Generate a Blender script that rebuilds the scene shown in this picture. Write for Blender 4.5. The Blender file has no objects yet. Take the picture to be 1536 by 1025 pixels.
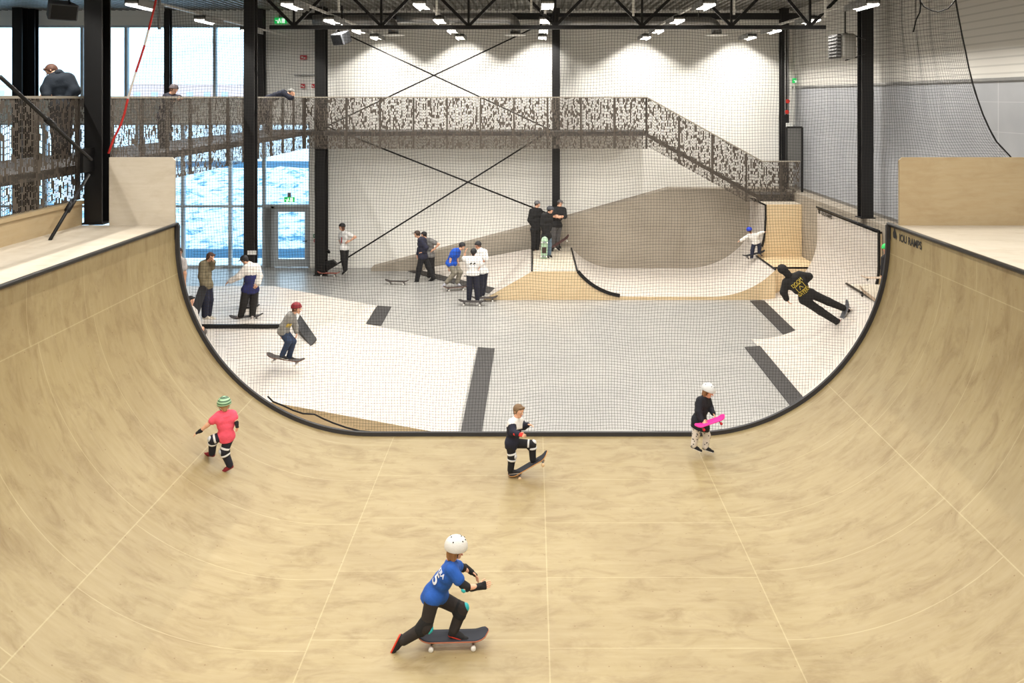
import bpy, bmesh, math, random
import numpy as np
from mathutils import Vector, Matrix
from mathutils.bvhtree import BVHTree
random.seed(7)
# ------------------------------------------------------------------ camera, world, exposure
F = 1230.0            # focal length in pixels of the 1536 px frame
CX, HY, CZ = 799.0, 146.0, 5.7
K = F / 960.0         # survey depths below are written for 960 px and stretched by K
SC = bpy.context.scene
COL = SC.collection
cam = bpy.data.objects.new('camera', bpy.data.cameras.new('camera'))
COL.objects.link(cam)
cam.location = (0, 0, CZ)
cam.rotation_euler = (math.pi / 2, 0, 0)
cam.data.sensor_fit = 'HORIZONTAL'
cam.data.sensor_width = 36.0
cam.data.lens = F / 1536 * 36
cam.data.shift_x = (768 - CX) / 1536
cam.data.shift_y = (HY - 512.5) / 1536
cam.data.clip_start = 0.05
cam.data.clip_end = 500
SC.camera = cam
SC.view_settings.view_transform = 'Standard'
SC.view_settings.look = 'None'
SC.view_settings.gamma = 1.0
SC.view_settings.use_curve_mapping = False
SC.view_settings.exposure = 0.0
SC.cycles.transparent_max_bounces = 16
SC.cycles.max_bounces = 6
SC.cycles.sample_clamp_indirect = 6.0
world = bpy.data.worlds.new('sky')
SC.world = world
world.use_nodes = True
bg = world.node_tree.nodes['Background']
bg.inputs[0].default_value = (0.60, 0.83, 1.0, 1)
bg.inputs[1].default_value = 3.0
LAMP_POWER = 128.0
LAMP_COLOR = (1.0, 0.955, 0.885)

def Y(yo):
    return yo * K
def W(px, py, yo):
    y = yo * K
    return Vector(((px - CX) * y / F, y, CZ - (py - HY) * y / F))
def X(px, yo):
    return (px - CX) * yo / 960.0
def Z(py, yo):
    return CZ - (py - HY) * yo / 960.0

# ------------------------------------------------------------------ materials
MATS = {}
def nodes_of(name, rough=0.6, metal=0.0, col=(0.5, 0.5, 0.5)):
    m = bpy.data.materials.new(name)
    m.use_nodes = True
    nt = m.node_tree
    b = nt.nodes['Principled BSDF']
    b.inputs['Roughness'].default_value = rough
    b.inputs['Metallic'].default_value = metal
    b.inputs['Base Color'].default_value = (*col, 1)
    return m, nt, b
def lin(c):
    return tuple((v / 255 / 12.92) if v <= 10 else ((v / 255 + 0.055) / 1.055) ** 2.4 for v in c)
def N(nt, t, **kw):
    n = nt.nodes.new(t)
    for k_, v in kw.items():
        if k_ in n.inputs.keys():
            n.inputs[k_].default_value = v
        else:
            setattr(n, k_, v)
    return n
def math_node(nt, op, a, b=None, clamp=False):
    n = nt.nodes.new('ShaderNodeMath'); n.operation = op; n.use_clamp = clamp
    for i, v in enumerate((a, b)):
        if v is None: continue
        if isinstance(v, (int, float)): n.inputs[i].default_value = v
        else: nt.links.new(v, n.inputs[i])
    return n.outputs[0]
def mixcol(nt, fac, a, b, mode='MIX'):
    n = nt.nodes.new('ShaderNodeMix'); n.data_type = 'RGBA'; n.blend_type = mode
    for i, v in ((0, fac), (6, a), (7, b)):
        if isinstance(v, (int, float)): n.inputs[i].default_value = v
        elif isinstance(v, tuple): n.inputs[i].default_value = (*v, 1) if len(v) == 3 else v
        else: nt.links.new(v, n.inputs[i])
    return n.outputs[2]
def plain(name, rgb, rough=0.6, metal=0.0, var=0.08, scale=6.0, bump=0.0, bscale=60.0):
    """A painted / fabric / metal surface with slight procedural unevenness; rgb in 0..255."""
    key = (name, rgb, rough, metal)
    if key in MATS: return MATS[key]
    c = lin(rgb)
    m, nt, b = nodes_of(name, rough, metal, c)
    tc = N(nt, 'ShaderNodeTexCoord')
    nz = N(nt, 'ShaderNodeTexNoise', Scale=scale, Detail=4.0)
    nt.links.new(tc.outputs['Object'], nz.inputs['Vector'])
    lo = tuple(v * (1 - var) for v in c); hi = tuple(min(1, v * (1 + var)) for v in c)
    nt.links.new(mixcol(nt, nz.outputs['Fac'], lo, hi), b.inputs['Base Color'])
    if bump:
        nb = N(nt, 'ShaderNodeTexNoise', Scale=bscale, Detail=3.0)
        nt.links.new(tc.outputs['Object'], nb.inputs['Vector'])
        bp = N(nt, 'ShaderNodeBump', Strength=bump, Distance=0.01)
        nt.links.new(nb.outputs['Fac'], bp.inputs['Height'])
        nt.links.new(bp.outputs['Normal'], b.inputs['Normal'])
    MATS[key] = m
    return m
def cloth(rgb):
    return plain('fabric', rgb, 0.85, 0, 0.18, 14.0, 0.5, 40.0)
def ply(name, base, dark, light, seams=True, stain=0.5):
    """birch plywood: UV is metres (u along the profile, v along the ramp)"""
    m, nt, b = nodes_of(name, 0.42)
    uv = N(nt, 'ShaderNodeUVMap')
    sep = N(nt, 'ShaderNodeSeparateXYZ'); nt.links.new(uv.outputs[0], sep.inputs[0])
    mp = N(nt, 'ShaderNodeMapping'); mp.inputs['Scale'].default_value = (0.7, 5.0, 1)
    nt.links.new(uv.outputs[0], mp.inputs[0])
    g1 = N(nt, 'ShaderNodeTexNoise', Scale=3.0, Detail=8.0, Roughness=0.65); nt.links.new(mp.outputs[0], g1.inputs['Vector'])
    g2 = N(nt, 'ShaderNodeTexNoise', Scale=0.55, Detail=5.0, Roughness=0.6); nt.links.new(uv.outputs[0], g2.inputs['Vector'])
    g3 = N(nt, 'ShaderNodeTexNoise', Scale=2.2, Detail=7.0, Roughness=0.7, Distortion=0.6)
    mp3 = N(nt, 'ShaderNodeMapping'); mp3.inputs['Scale'].default_value = (0.8, 1.6, 1)
    nt.links.new(uv.outputs[0], mp3.inputs[0]); nt.links.new(mp3.outputs[0], g3.inputs['Vector'])
    r1 = N(nt, 'ShaderNodeMapRange'); r1.inputs[1].default_value = 0.3; r1.inputs[2].default_value = 0.7
    nt.links.new(g1.outputs['Fac'], r1.inputs[0])
    c = mixcol(nt, r1.outputs[0], lin(base), lin(light))
    r3 = N(nt, 'ShaderNodeMapRange'); r3.inputs[1].default_value = 0.48; r3.inputs[2].default_value = 0.75
    nt.links.new(g3.outputs['Fac'], r3.inputs[0])
    c = mixcol(nt, math_node(nt, 'MULTIPLY', r3.outputs[0], stain), c, lin(dark))
    r2 = N(nt, 'ShaderNodeMapRange'); r2.inputs[1].default_value = 0.4; r2.inputs[2].default_value = 0.65
    nt.links.new(g2.outputs['Fac'], r2.inputs[0])
    c = mixcol(nt, math_node(nt, 'MULTIPLY', r2.outputs[0], stain * 0.35), c, lin(dark))
    if seams:
        def near(coord, period, half, off=0.0):
            a = math_node(nt, 'ADD', coord, off + 100 * period)
            f = math_node(nt, 'FRACT', math_node(nt, 'DIVIDE', a, period))
            d = math_node(nt, 'MULTIPLY', math_node(nt, 'ABSOLUTE', math_node(nt, 'SUBTRACT', f, 0.5)), period)
            return math_node(nt, 'LESS_THAN', math_node(nt, 'SUBTRACT', period / 2, d), half)
        u, v = sep.outputs[0], sep.outputs[1]
        s1 = near(u, 2.5, 0.007, 0.0)
        row = math_node(nt, 'FLOOR', math_node(nt, 'DIVIDE', math_node(nt, 'ADD', u, 250.0), 2.5))
        wn = N(nt, 'ShaderNodeTexWhiteNoise'); wn.noise_dimensions = '1D'; nt.links.new(row, wn.inputs['W'])
        vv = math_node(nt, 'ADD', v, math_node(nt, 'MULTIPLY', wn.outputs[0], 0.5))
        s2 = near(vv, 1.25, 0.006, 0.1)
        s = math_node(nt, 'MAXIMUM', s1, s2)
        c = mixcol(nt, math_node(nt, 'MULTIPLY', s, 0.22), c, lin((222, 208, 168)))
        # screw heads along the seams
        du = math_node(nt, 'SUBTRACT', math_node(nt, 'FRACT', math_node(nt, 'DIVIDE', math_node(nt, 'ADD', u, 100.0), 0.31)), 0.5)
        dv = math_node(nt, 'SUBTRACT', math_node(nt, 'FRACT', math_node(nt, 'DIVIDE', math_node(nt, 'ADD', vv, 125.06), 0.625)), 0.5)
        dd = math_node(nt, 'ADD', math_node(nt, 'POWER', math_node(nt, 'MULTIPLY', du, 0.31), 2.0),
                       math_node(nt, 'POWER', math_node(nt, 'MULTIPLY', dv, 0.625), 2.0))
        sp = math_node(nt, 'LESS_THAN', dd, 0.00008)
        c = mixcol(nt, math_node(nt, 'MULTIPLY', sp, 0.55), c, lin((120, 90, 55)))
    nt.links.new(c, b.inputs['Base Color'])
    rr = N(nt, 'ShaderNodeMapRange'); rr.inputs[3].default_value = 0.35; rr.inputs[4].default_value = 0.6
    nt.links.new(g3.outputs['Fac'], rr.inputs[0]); nt.links.new(rr.outputs[0], b.inputs['Roughness'])
    return m
M_RAMP = ply('birch_ply_ramp', (156, 138, 96), (118, 95, 59), (168, 151, 113), True, 0.7)
M_DECK = ply('pale_ply_deck', (196, 186, 168), (168, 152, 126), (206, 197, 182), False, 0.4)
M_PANEL = ply('ply_guard', (180, 158, 122), (160, 134, 98), (186, 168, 134), False, 0.45)
M_PARK = ply('park_ply', (198, 189, 180), (180, 166, 148), (206, 199, 191), True, 0.25)
M_SIDE = ply('ply_side', (214, 190, 150), (188, 160, 118), (222, 200, 164), False, 0.3)
M_BLACK = plain('black_steel', (20, 20, 22), 0.45, 0.3)
M_CHAR = plain('charcoal_plate', (52, 50, 50), 0.6, 0.1, 0.15, 4)
M_LIP = plain('lip_trim', (48, 47, 50), 0.55, 0.0, 0.2, 8)
M_COPING = plain('coping_steel', (28, 28, 30), 0.28, 0.6)
M_RAIL = plain('fence_bronze', (84, 76, 68), 0.5, 0.3)
M_GALV = plain('galvanised', (150, 150, 150), 0.35, 0.8, 0.15, 9)
M_WHITE = plain('white_paint', (232, 232, 228), 0.5)
M_SKIN = plain('skin', (224, 172, 142), 0.55, 0, 0.05, 8)
M_SKIN2 = plain('skin', (198, 142, 112), 0.55, 0, 0.05, 8)

def wall_white():
    m, nt, b = nodes_of('white_wall_panel', 0.7)
    g = N(nt, 'ShaderNodeNewGeometry'); sep = N(nt, 'ShaderNodeSeparateXYZ'); nt.links.new(g.outputs['Position'], sep.inputs[0])
    f = math_node(nt, 'FRACT', math_node(nt, 'DIVIDE', math_node(nt, 'ADD', sep.outputs[2], 10.0), 0.3))
    s = math_node(nt, 'LESS_THAN', f, 0.05)
    nz = N(nt, 'ShaderNodeTexNoise', Scale=0.8, Detail=3.0); nt.links.new(g.outputs['Position'], nz.inputs['Vector'])
    c = mixcol(nt, nz.outputs['Fac'], lin((240, 238, 232)), lin((248, 246, 240)))
    c = mixcol(nt, math_node(nt, 'MULTIPLY', s, 0.10), c, lin((150, 148, 142)))
    nt.links.new(c, b.inputs['Base Color'])
    return m
M_WALL = wall_white()
def wall_ribbed():
    m, nt, b = nodes_of('ribbed_cladding', 0.55)
    g = N(nt, 'ShaderNodeNewGeometry'); sep = N(nt, 'ShaderNodeSeparateXYZ'); nt.links.new(g.outputs['Position'], sep.inputs[0])
    f = math_node(nt, 'FRACT', math_node(nt, 'DIVIDE', math_node(nt, 'ADD', sep.outputs[2], 10.0), 0.16))
    s = math_node(nt, 'LESS_THAN', f, 0.22)
    c = mixcol(nt, math_node(nt, 'MULTIPLY', s, 0.35), lin((206, 203, 196)), lin((130, 128, 124)))
    nt.links.new(c, b.inputs['Base Color'])
    return m
M_RIB = wall_ribbed()
def grey_panels():
    m, nt, b = nodes_of('grey_acoustic_panels', 0.6)
    g = N(nt, 'ShaderNodeNewGeometry'); sep = N(nt, 'ShaderNodeSeparateXYZ'); nt.links.new(g.outputs['Position'], sep.inputs[0])
    fy = math_node(nt, 'LESS_THAN', math_node(nt, 'FRACT', math_node(nt, 'DIVIDE', math_node(nt, 'ADD', sep.outputs[1], 10.0), 2.4)), 0.012)
    fz = math_node(nt, 'LESS_THAN', math_node(nt, 'FRACT', math_node(nt, 'DIVIDE', math_node(nt, 'ADD', sep.outputs[2], 10.0), 0.6)), 0.02)
    nz = N(nt, 'ShaderNodeTexNoise', Scale=1.2, Detail=6.0); nt.links.new(g.outputs['Position'], nz.inputs['Vector'])
    c = mixcol(nt, nz.outputs['Fac'], lin((146, 149, 154)), lin((172, 174, 178)))
    c = mixcol(nt, math_node(nt, 'MULTIPLY', math_node(nt, 'MAXIMUM', fy, fz), 0.35), c, lin((215, 215, 215)))
    nt.links.new(c, b.inputs['Base Color'])
    return m
M_GREYP = grey_panels()
def concrete(name, a, bcol, c3, rough=(0.35, 0.6), board=False):
    m, nt, b = nodes_of(name, 0.5)
    g = N(nt, 'ShaderNodeNewGeometry')
    n1 = N(nt, 'ShaderNodeTexNoise', Scale=0.5, Detail=8.0, Roughness=0.7, Distortion=0.8); nt.links.new(g.outputs['Position'], n1.inputs['Vector'])
    n2 = N(nt, 'ShaderNodeTexNoise', Scale=9.0, Detail=6.0, Roughness=0.7); nt.links.new(g.outputs['Position'], n2.inputs['Vector'])
    r = N(nt, 'ShaderNodeMapRange'); r.inputs[1].default_value = 0.35; r.inputs[2].default_value = 0.68
    nt.links.new(n1.outputs['Fac'], r.inputs[0])
    c = mixcol(nt, r.outputs[0], lin(a), lin(bcol))
    c = mixcol(nt, math_node(nt, 'MULTIPLY', n2.outputs['Fac'], 0.3), c, lin(c3))
    if board:
        sep = N(nt, 'ShaderNodeSeparateXYZ'); nt.links.new(g.outputs['Position'], sep.inputs[0])
        f = math_node(nt, 'LESS_THAN', math_node(nt, 'FRACT', math_node(nt, 'DIVIDE', math_node(nt, 'ADD', sep.outputs[2], 10.0), 0.62)), 0.03)
        c = mixcol(nt, math_node(nt, 'MULTIPLY', f, 0.3), c, lin((90, 84, 76)))
    nt.links.new(c, b.inputs['Base Color'])
    rr = N(nt, 'ShaderNodeMapRange'); rr.inputs[3].default_value = rough[0]; rr.inputs[4].default_value = rough[1]
    nt.links.new(n1.outputs['Fac'], rr.inputs[0]); nt.links.new(rr.outputs[0], b.inputs['Roughness'])
    return m
M_FLOOR = concrete('polished_concrete_floor', (160, 158, 154), (142, 141, 138), (174, 173, 170), (0.22, 0.45))
M_CONC = concrete('cast_concrete', (160, 151, 137), (142, 133, 119), (170, 160, 146), (0.6, 0.8), True)
def perforated():
    m, nt, b = nodes_of('perforated_sheet', 0.5, 0.3, lin((92, 84, 76)))
    uv = N(nt, 'ShaderNodeUVMap'); sep = N(nt, 'ShaderNodeSeparateXYZ'); nt.links.new(uv.outputs[0], sep.inputs[0])
    cu, cv = 0.040, 0.10
    uu = math_node(nt, 'DIVIDE', math_node(nt, 'ADD', sep.outputs[0], 50.0), cu)
    col = math_node(nt, 'FLOOR', uu)
    w1 = N(nt, 'ShaderNodeTexWhiteNoise'); w1.noise_dimensions = '1D'; nt.links.new(col, w1.inputs['W'])
    vv = math_node(nt, 'ADD', math_node(nt, 'DIVIDE', math_node(nt, 'ADD', sep.outputs[1], 50.0), cv), math_node(nt, 'MULTIPLY', w1.outputs[0], 7.0))
    cell = math_node(nt, 'FLOOR', vv)
    cb = N(nt, 'ShaderNodeCombineXYZ'); nt.links.new(col, cb.inputs[0]); nt.links.new(cell, cb.inputs[1])
    w2 = N(nt, 'ShaderNodeTexWhiteNoise'); w2.noise_dimensions = '3D'; nt.links.new(cb.outputs[0], w2.inputs['Vector'])
    h = math_node(nt, 'MULTIPLY', math_node(nt, 'GREATER_THAN', math_node(nt, 'FRACT', uu), 0.36),
                  math_node(nt, 'GREATER_THAN', math_node(nt, 'FRACT', vv), 0.16))
    h = math_node(nt, 'MULTIPLY', h, math_node(nt, 'GREATER_THAN', w2.outputs[0], 0.28))
    nt.links.new(math_node(nt, 'SUBTRACT', 1.0, h), b.inputs['Alpha'])
    return m
M_PERF = perforated()
def glass():
    m = bpy.data.materials.new('window_glass'); m.use_nodes = True
    nt = m.node_tree; nt.nodes.clear()
    o = N(nt, 'ShaderNodeOutputMaterial'); t = N(nt, 'ShaderNodeBsdfTransparent'); g = N(nt, 'ShaderNodeBsdfGlossy')
    t.inputs[0].default_value = (0.93, 0.97, 1.0, 1); g.inputs['Roughness'].default_value = 0.02
    fr = N(nt, 'ShaderNodeFresnel'); fr.inputs[0].default_value = 1.3
    mx = N(nt, 'ShaderNodeMixShader')
    nt.links.new(fr.outputs[0], mx.inputs[0]); nt.links.new(t.outputs[0], mx.inputs[1]); nt.links.new(g.outputs[0], mx.inputs[2])
    nt.links.new(mx.outputs[0], o.inputs[0])
    return m
M_GLASS = glass()
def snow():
    m, nt, b = nodes_of('patchy_shaded_snow', 0.8)
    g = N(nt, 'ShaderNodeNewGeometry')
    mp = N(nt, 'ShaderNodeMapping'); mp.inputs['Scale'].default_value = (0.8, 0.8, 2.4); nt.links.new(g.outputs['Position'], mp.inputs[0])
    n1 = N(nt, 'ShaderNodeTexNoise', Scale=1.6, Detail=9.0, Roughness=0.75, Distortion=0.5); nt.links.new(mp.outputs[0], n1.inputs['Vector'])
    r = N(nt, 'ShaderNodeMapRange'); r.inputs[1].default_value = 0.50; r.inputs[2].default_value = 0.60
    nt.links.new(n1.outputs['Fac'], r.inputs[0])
    c = mixcol(nt, r.outputs[0], lin((235, 240, 245)), lin((70, 140, 175)))  # melt patches and blue shade both mixed into the snow colour
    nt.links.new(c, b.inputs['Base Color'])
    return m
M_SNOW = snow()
M_SNOWC = plain('clean_snow', (238, 242, 246), 0.8)
M_SHADE_BAND = plain('blue_shade_band', (24, 92, 124), 0.8, 0, 0.15, 1.0)  # blue shade on the ground, put into the base colour
def emit(name, rgb, s):
    m = bpy.data.materials.new(name); m.use_nodes = True
    nt = m.node_tree; b = nt.nodes['Principled BSDF']
    b.inputs['Base Color'].default_value = (*lin(rgb), 1)
    b.inputs['Emission Color'].default_value = (*lin(rgb), 1); b.inputs['Emission Strength'].default_value = s
    return m
M_LAMP = emit('lamp_diffuser', (255, 250, 240), 3.0)
M_GREEN = emit('exit_green', (20, 190, 90), 0.7)
M_SIGNW = emit('sign_white', (240, 255, 245), 0.9)

# ------------------------------------------------------------------ object helpers
def tag(o, label=None, cat=None, group=None, kind=None):
    if label: o['label'] = label
    if cat: o['category'] = cat
    if group: o['group'] = group
    if kind: o['kind'] = kind
    return o
def empty(name, loc, label=None, cat=None, group=None, kind=None):
    o = bpy.data.objects.new(name, None); COL.objects.link(o)
    o.location = loc; o.empty_display_size = 0.2
    return tag(o, label, cat, group, kind)
def link(name, me, parent=None, loc=None):
    """mesh data in WORLD coordinates; rebased on its own base point or on its parent's location"""
    o = bpy.data.objects.new(name, me); COL.objects.link(o)
    if parent is not None:
        off = Vector((0, 0, 0)); p = parent
        while p is not None:
            off += p.location; p = p.parent
        me.transform(Matrix.Translation(-off)); o.parent = parent
    else:
        if loc is None:
            co = np.empty(len(me.vertices) * 3); me.vertices.foreach_get('co', co); co = co.reshape(-1, 3)
            loc = Vector(((co[:, 0].min() + co[:, 0].max()) / 2, (co[:, 1].min() + co[:, 1].max()) / 2, co[:, 2].min()))
        me.transform(Matrix.Translation(-Vector(loc))); o.location = loc
    return o
class MB:
    def __init__(s): s.v = []; s.f = []; s.uv = {}; s.mi = []
    def face(s, pts, uv=None, mi=0):
        i = len(s.v); s.v += [tuple(p) for p in pts]; s.f.append(tuple(range(i, i + len(pts)))); s.mi.append(mi)
        if uv: s.uv[len(s.f) - 1] = uv
    def box(s, lo, hi, mi=0):
        x0, y0, z0 = lo; x1, y1, z1 = hi
        i = len(s.v)
        s.v += [(x0, y0, z0), (x1, y0, z0), (x1, y1, z0), (x0, y1, z0), (x0, y0, z1), (x1, y0, z1), (x1, y1, z1), (x0, y1, z1)]
        for q in ((0, 3, 2, 1), (4, 5, 6, 7), (0, 1, 5, 4), (1, 2, 6, 5), (2, 3, 7, 6), (3, 0, 4, 7)):
            s.f.append(tuple(i + a for a in q)); s.mi.append(mi)
        return s
    def bar(s, a, b, w, h=None, up=(0, 0, 1), mi=0):
        a = Vector(a); b = Vector(b); d = (b - a).normalized(); h = h or w
        u = Vector(up)
        if abs(d.dot(u)) > 0.98: u = Vector((0, 1, 0))
        r = d.cross(u).normalized(); u = r.cross(d)
        i = len(s.v)
        for p in (a, b):
            for sx, sy in ((-1, -1), (1, -1), (1, 1), (-1, 1)):
                s.v.append(tuple(p + r * sx * w / 2 + u * sy * h / 2))
        for q in ((0, 1, 2, 3), (7, 6, 5, 4), (0, 4, 5, 1), (1, 5, 6, 2), (2, 6, 7, 3), (3, 7, 4, 0)):
            s.f.append(tuple(i + x for x in q)); s.mi.append(mi)
        return s
    def tube(s, pts, r, n=8, cap=True, mi=0):
        pts = [Vector(p) for p in pts]; rs = r if isinstance(r, (list, tuple)) else [r] * len(pts)
        i0 = len(s.v); prev = None
        for j, p in enumerate(pts):
            d = (pts[min(j + 1, len(pts) - 1)] - pts[max(j - 1, 0)]).normalized()
            if prev is None:
                a = Vector((0, 0, 1)) if abs(d.z) < 0.9 else Vector((1, 0, 0))
                prev = d.cross(a).normalized()
            prev = (prev - d * prev.dot(d)).normalized(); q = d.cross(prev)
            for k_ in range(n):
                t = 2 * math.pi * k_ / n
                s.v.append(tuple(p + (prev * math.cos(t) + q * math.sin(t)) * rs[j]))
        for j in range(len(pts) - 1):
            for k_ in range(n):
                a = i0 + j * n + k_; b = i0 + j * n + (k_ + 1) % n
                s.f.append((a, b, b + n, a + n)); s.mi.append(mi)
        if cap:
            s.f.append(tuple(i0 + k_ for k_ in range(n))[::-1]); s.mi.append(mi)
            s.f.append(tuple(i0 + (len(pts) - 1) * n + k_ for k_ in range(n))); s.mi.append(mi)
        return s
    def prism(s, poly, axis, a0, a1, mi=0):
        """poly: 2D points; axis 'y' -> (x,z) extruded along y; 'x' -> (y,z); 'z' -> (x,y)"""
        def P(p, a):
            return {'y': (p[0], a, p[1]), 'x': (a, p[0], p[1]), 'z': (p[0], p[1], a)}[axis]
        n = len(poly); i = len(s.v)
        s.v += [P(p, a0) for p in poly] + [P(p, a1) for p in poly]
        for j in range(n):
            s.f.append((i + j, i + (j + 1) % n, i + n + (j + 1) % n, i + n + j)); s.mi.append(mi)
        s.f.append(tuple(i + j for j in range(n))[::-1]); s.mi.append(mi)
        s.f.append(tuple(i + n + j for j in range(n))); s.mi.append(mi)
        return s
    def build(s, name, mats, parent=None, smooth=False, boxuv=True, loc=None):
        me = bpy.data.meshes.new(name); me.from_pydata(s.v, [], s.f)
        mats = mats if isinstance(mats, (list, tuple)) else [mats]
        for m in mats: me.materials.append(m)
        if len(me.polygons) == len(s.mi): me.polygons.foreach_set('material_index', s.mi)
        bm = bmesh.new(); bm.from_mesh(me); bmesh.ops.recalc_face_normals(bm, faces=bm.faces)
        uvl = bm.loops.layers.uv.new('UVMap')
        for fi, f in enumerate(bm.faces):
            if fi in s.uv:
                vs = dict(zip(s.f[fi], s.uv[fi]))
                for l in f.loops:
                    l[uvl].uv = vs[l.vert.index]
            else:
                n = f.normal
                for l in f.loops:
                    c = l.vert.co
                    if abs(n.z) > 0.6: l[uvl].uv = (c.x, c.y)
                    elif abs(n.y) > abs(n.x): l[uvl].uv = (c.x, c.z)
                    else: l[uvl].uv = (c.y, c.z)
            f.smooth = smooth
        bm.to_mesh(me); bm.free()
        return link(name, me, parent, loc)
def struct(o):
    o['kind'] = 'structure'; return o
def bevel(o, w=0.01, seg=2):
    m = o.modifiers.new('bevel', 'BEVEL'); m.width = w; m.segments = seg; m.limit_method = 'ANGLE'
    return o
def text_mesh(txt, height, mat, name, place, parent, bold=0.0, target=None, depth=0.002, spacing=1.0, fitw=None):
    """place: Matrix mapping text plane (x right, y up, z out) to world"""
    cu = bpy.data.curves.new(name, 'FONT'); cu.body = txt; cu.size = 1.0; cu.offset = bold; cu.space_character = spacing
    cu.align_x = 'LEFT'
    ob = bpy.data.objects.new(name, cu); COL.objects.link(ob)
    bpy.context.view_layer.update()
    dg = bpy.context.evaluated_depsgraph_get()
    me = bpy.data.meshes.new_from_object(ob.evaluated_get(dg)); bpy.data.objects.remove(ob)
    if target is not None:
        bm = bmesh.new(); bm.from_mesh(me); bmesh.ops.triangulate(bm, faces=bm.faces)
        for _ in range(3):
            es = [e_ for e_ in bm.edges if e_.calc_length() > 0.09]
            if es: bmesh.ops.subdivide_edges(bm, edges=es, cuts=1); bmesh.ops.triangulate(bm, faces=bm.faces)
        bm.to_mesh(me); bm.free()
    co = np.empty(len(me.vertices) * 3); me.vertices.foreach_get('co', co); co = co.reshape(-1, 3)
    co[:, 0] -= co[:, 0].min(); co[:, 1] -= co[:, 1].min()
    s = height / co[:, 1].max(); co[:, :2] *= s
    if fitw: co[:, 0] *= fitw / co[:, 0].max()
    co[:, 0] -= co[:, 0].max() / 2; co[:, 1] -= co[:, 1].max() / 2
    out = []
    for c in co:
        p = place @ Vector((c[0], c[1], 0))
        if target is not None:
            n = (place.to_3x3() @ Vector((0, 0, 1))).normalized()
            h = target.ray_cast(p + n * 0.3, -n, 0.6)
            if h[0] is not None: p = h[0] + n * 0.011
        out.append(p)
    me.vertices.foreach_set('co', np.array([tuple(p) for p in out]).ravel())
    me.materials.clear(); me.materials.append(mat)
    me.update()
    o = link(name, me, parent)
    if target is None and depth:
        pass
    return o
def frame_m(origin, right, up):
    r = Vector(right).normalized(); u = Vector(up); u = (u - r * u.dot(r)).normalized(); n = r.cross(u)
    m = Matrix((r, u, n)).transposed().to_4x4(); m.translation = Vector(origin)
    return m

# ================================================================== THE SETTING
FZ = -0.4                       # park floor level (the half pipe's flat bottom is z = 0)
YB = Y(22.9)                    # inner face of the far wall
YN = -4.0                       # wall behind the camera
XL, XR = -20.0, 9.3
ZT = 8.8
struct(MB().box((XL - 0.3, YN - 0.3, FZ - 0.2), (XR + 0.3, YB + 0.3, FZ)).build('floor', M_FLOOR))
# ceiling: trapezoid steel deck
mb = MB(); poly = []
x = XL - 0.3
while x < XR + 0.3:
    poly += [(x, ZT), (x + 0.09, ZT), (x + 0.12, ZT + 0.07), (x + 0.21, ZT + 0.07)]
    x += 0.24
for a, b in zip(poly[:-1], poly[1:]):
    mb.face([(a[0], YN, a[1]), (b[0], YN, b[1]), (b[0], YB + 0.3, b[1]), (a[0], YB + 0.3, a[1])])
mb.box((XL - 0.3, YN, ZT + 0.075), (XR + 0.3, YB + 0.3, ZT + 0.2))
struct(mb.build('ceiling', plain('deck_steel', (118, 116, 110), 0.45, 0.3, 0.2, 3)))
# far wall with its openings
G0 = X(465, 22.9); GU = X(385, 22.9)
ZTOP, ZSILL, ZSP, ZHEAD = 4.77, 5.64, 4.77, Z(38, 22.9)
mb = MB()
mb.box((X(475, 22.9), YB, FZ), (XR + 0.3, YB + 0.25, ZT + 0.2))
mb.box((G0, YB, FZ), (X(475, 22.9), YB + 0.25, ZTOP))
mb.box((GU, YB, ZTOP), (X(475, 22.9), YB + 0.25, ZT + 0.2))
mb.box((XL, YB, ZTOP), (GU, YB + 0.25, ZSILL))
mb.box((XL, YB, ZHEAD), (GU, YB + 0.25, ZT + 0.2))
struct(mb.build('wall_back', M_WALL))
# right wall: cast concrete plinth, grey panels, ribbed white cladding
mb = MB(); mb.box((XR, YN, 6.05), (XR + 0.25, YB, ZT + 0.2)); struct(mb.build('wall_right', M_RIB))
mb = MB(); mb.box((XR + 0.02, YN, 2.5), (XR + 0.25, YB, 6.05)); struct(mb.build('wall_right', M_GREYP))
mb = MB(); mb.box((XR - 0.03, YN, 6.03), (XR + 0.02, YB, 6.09)); mb.box((XR - 0.02, YN, 2.5), (XR + 0.02, YB, 2.58)); struct(mb.build('trim_1', M_GALV))
struct(MB().box((8.8, Y(11.6), FZ), (XR + 0.25, YB, 2.5)).build('wall_right', M_CONC))
struct(MB().box((XL - 0.25, YN, FZ), (XL, YB + 0.2, ZT + 0.2)).build('wall_left', M_WALL))
struct(MB().box((XL - 0.25, YN - 0.25, FZ), (XR + 0.25, YN, ZT + 0.2)).build('wall_front', M_WALL))
# concrete wall in front of the far wall, its top climbing to the right
YP = Y(22.45)
mb = MB()
mb.prism([(X(556, 22.4), FZ), (8.8, FZ), (8.8, 2.5), (X(1005, 22.4), 2.5), (X(860, 22.4), Z(324, 22.4)), (X(556, 22.4), Z(403, 22.4))], 'y', YP, YB)
struct(mb.build('wall_plinth', M_CONC))

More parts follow.
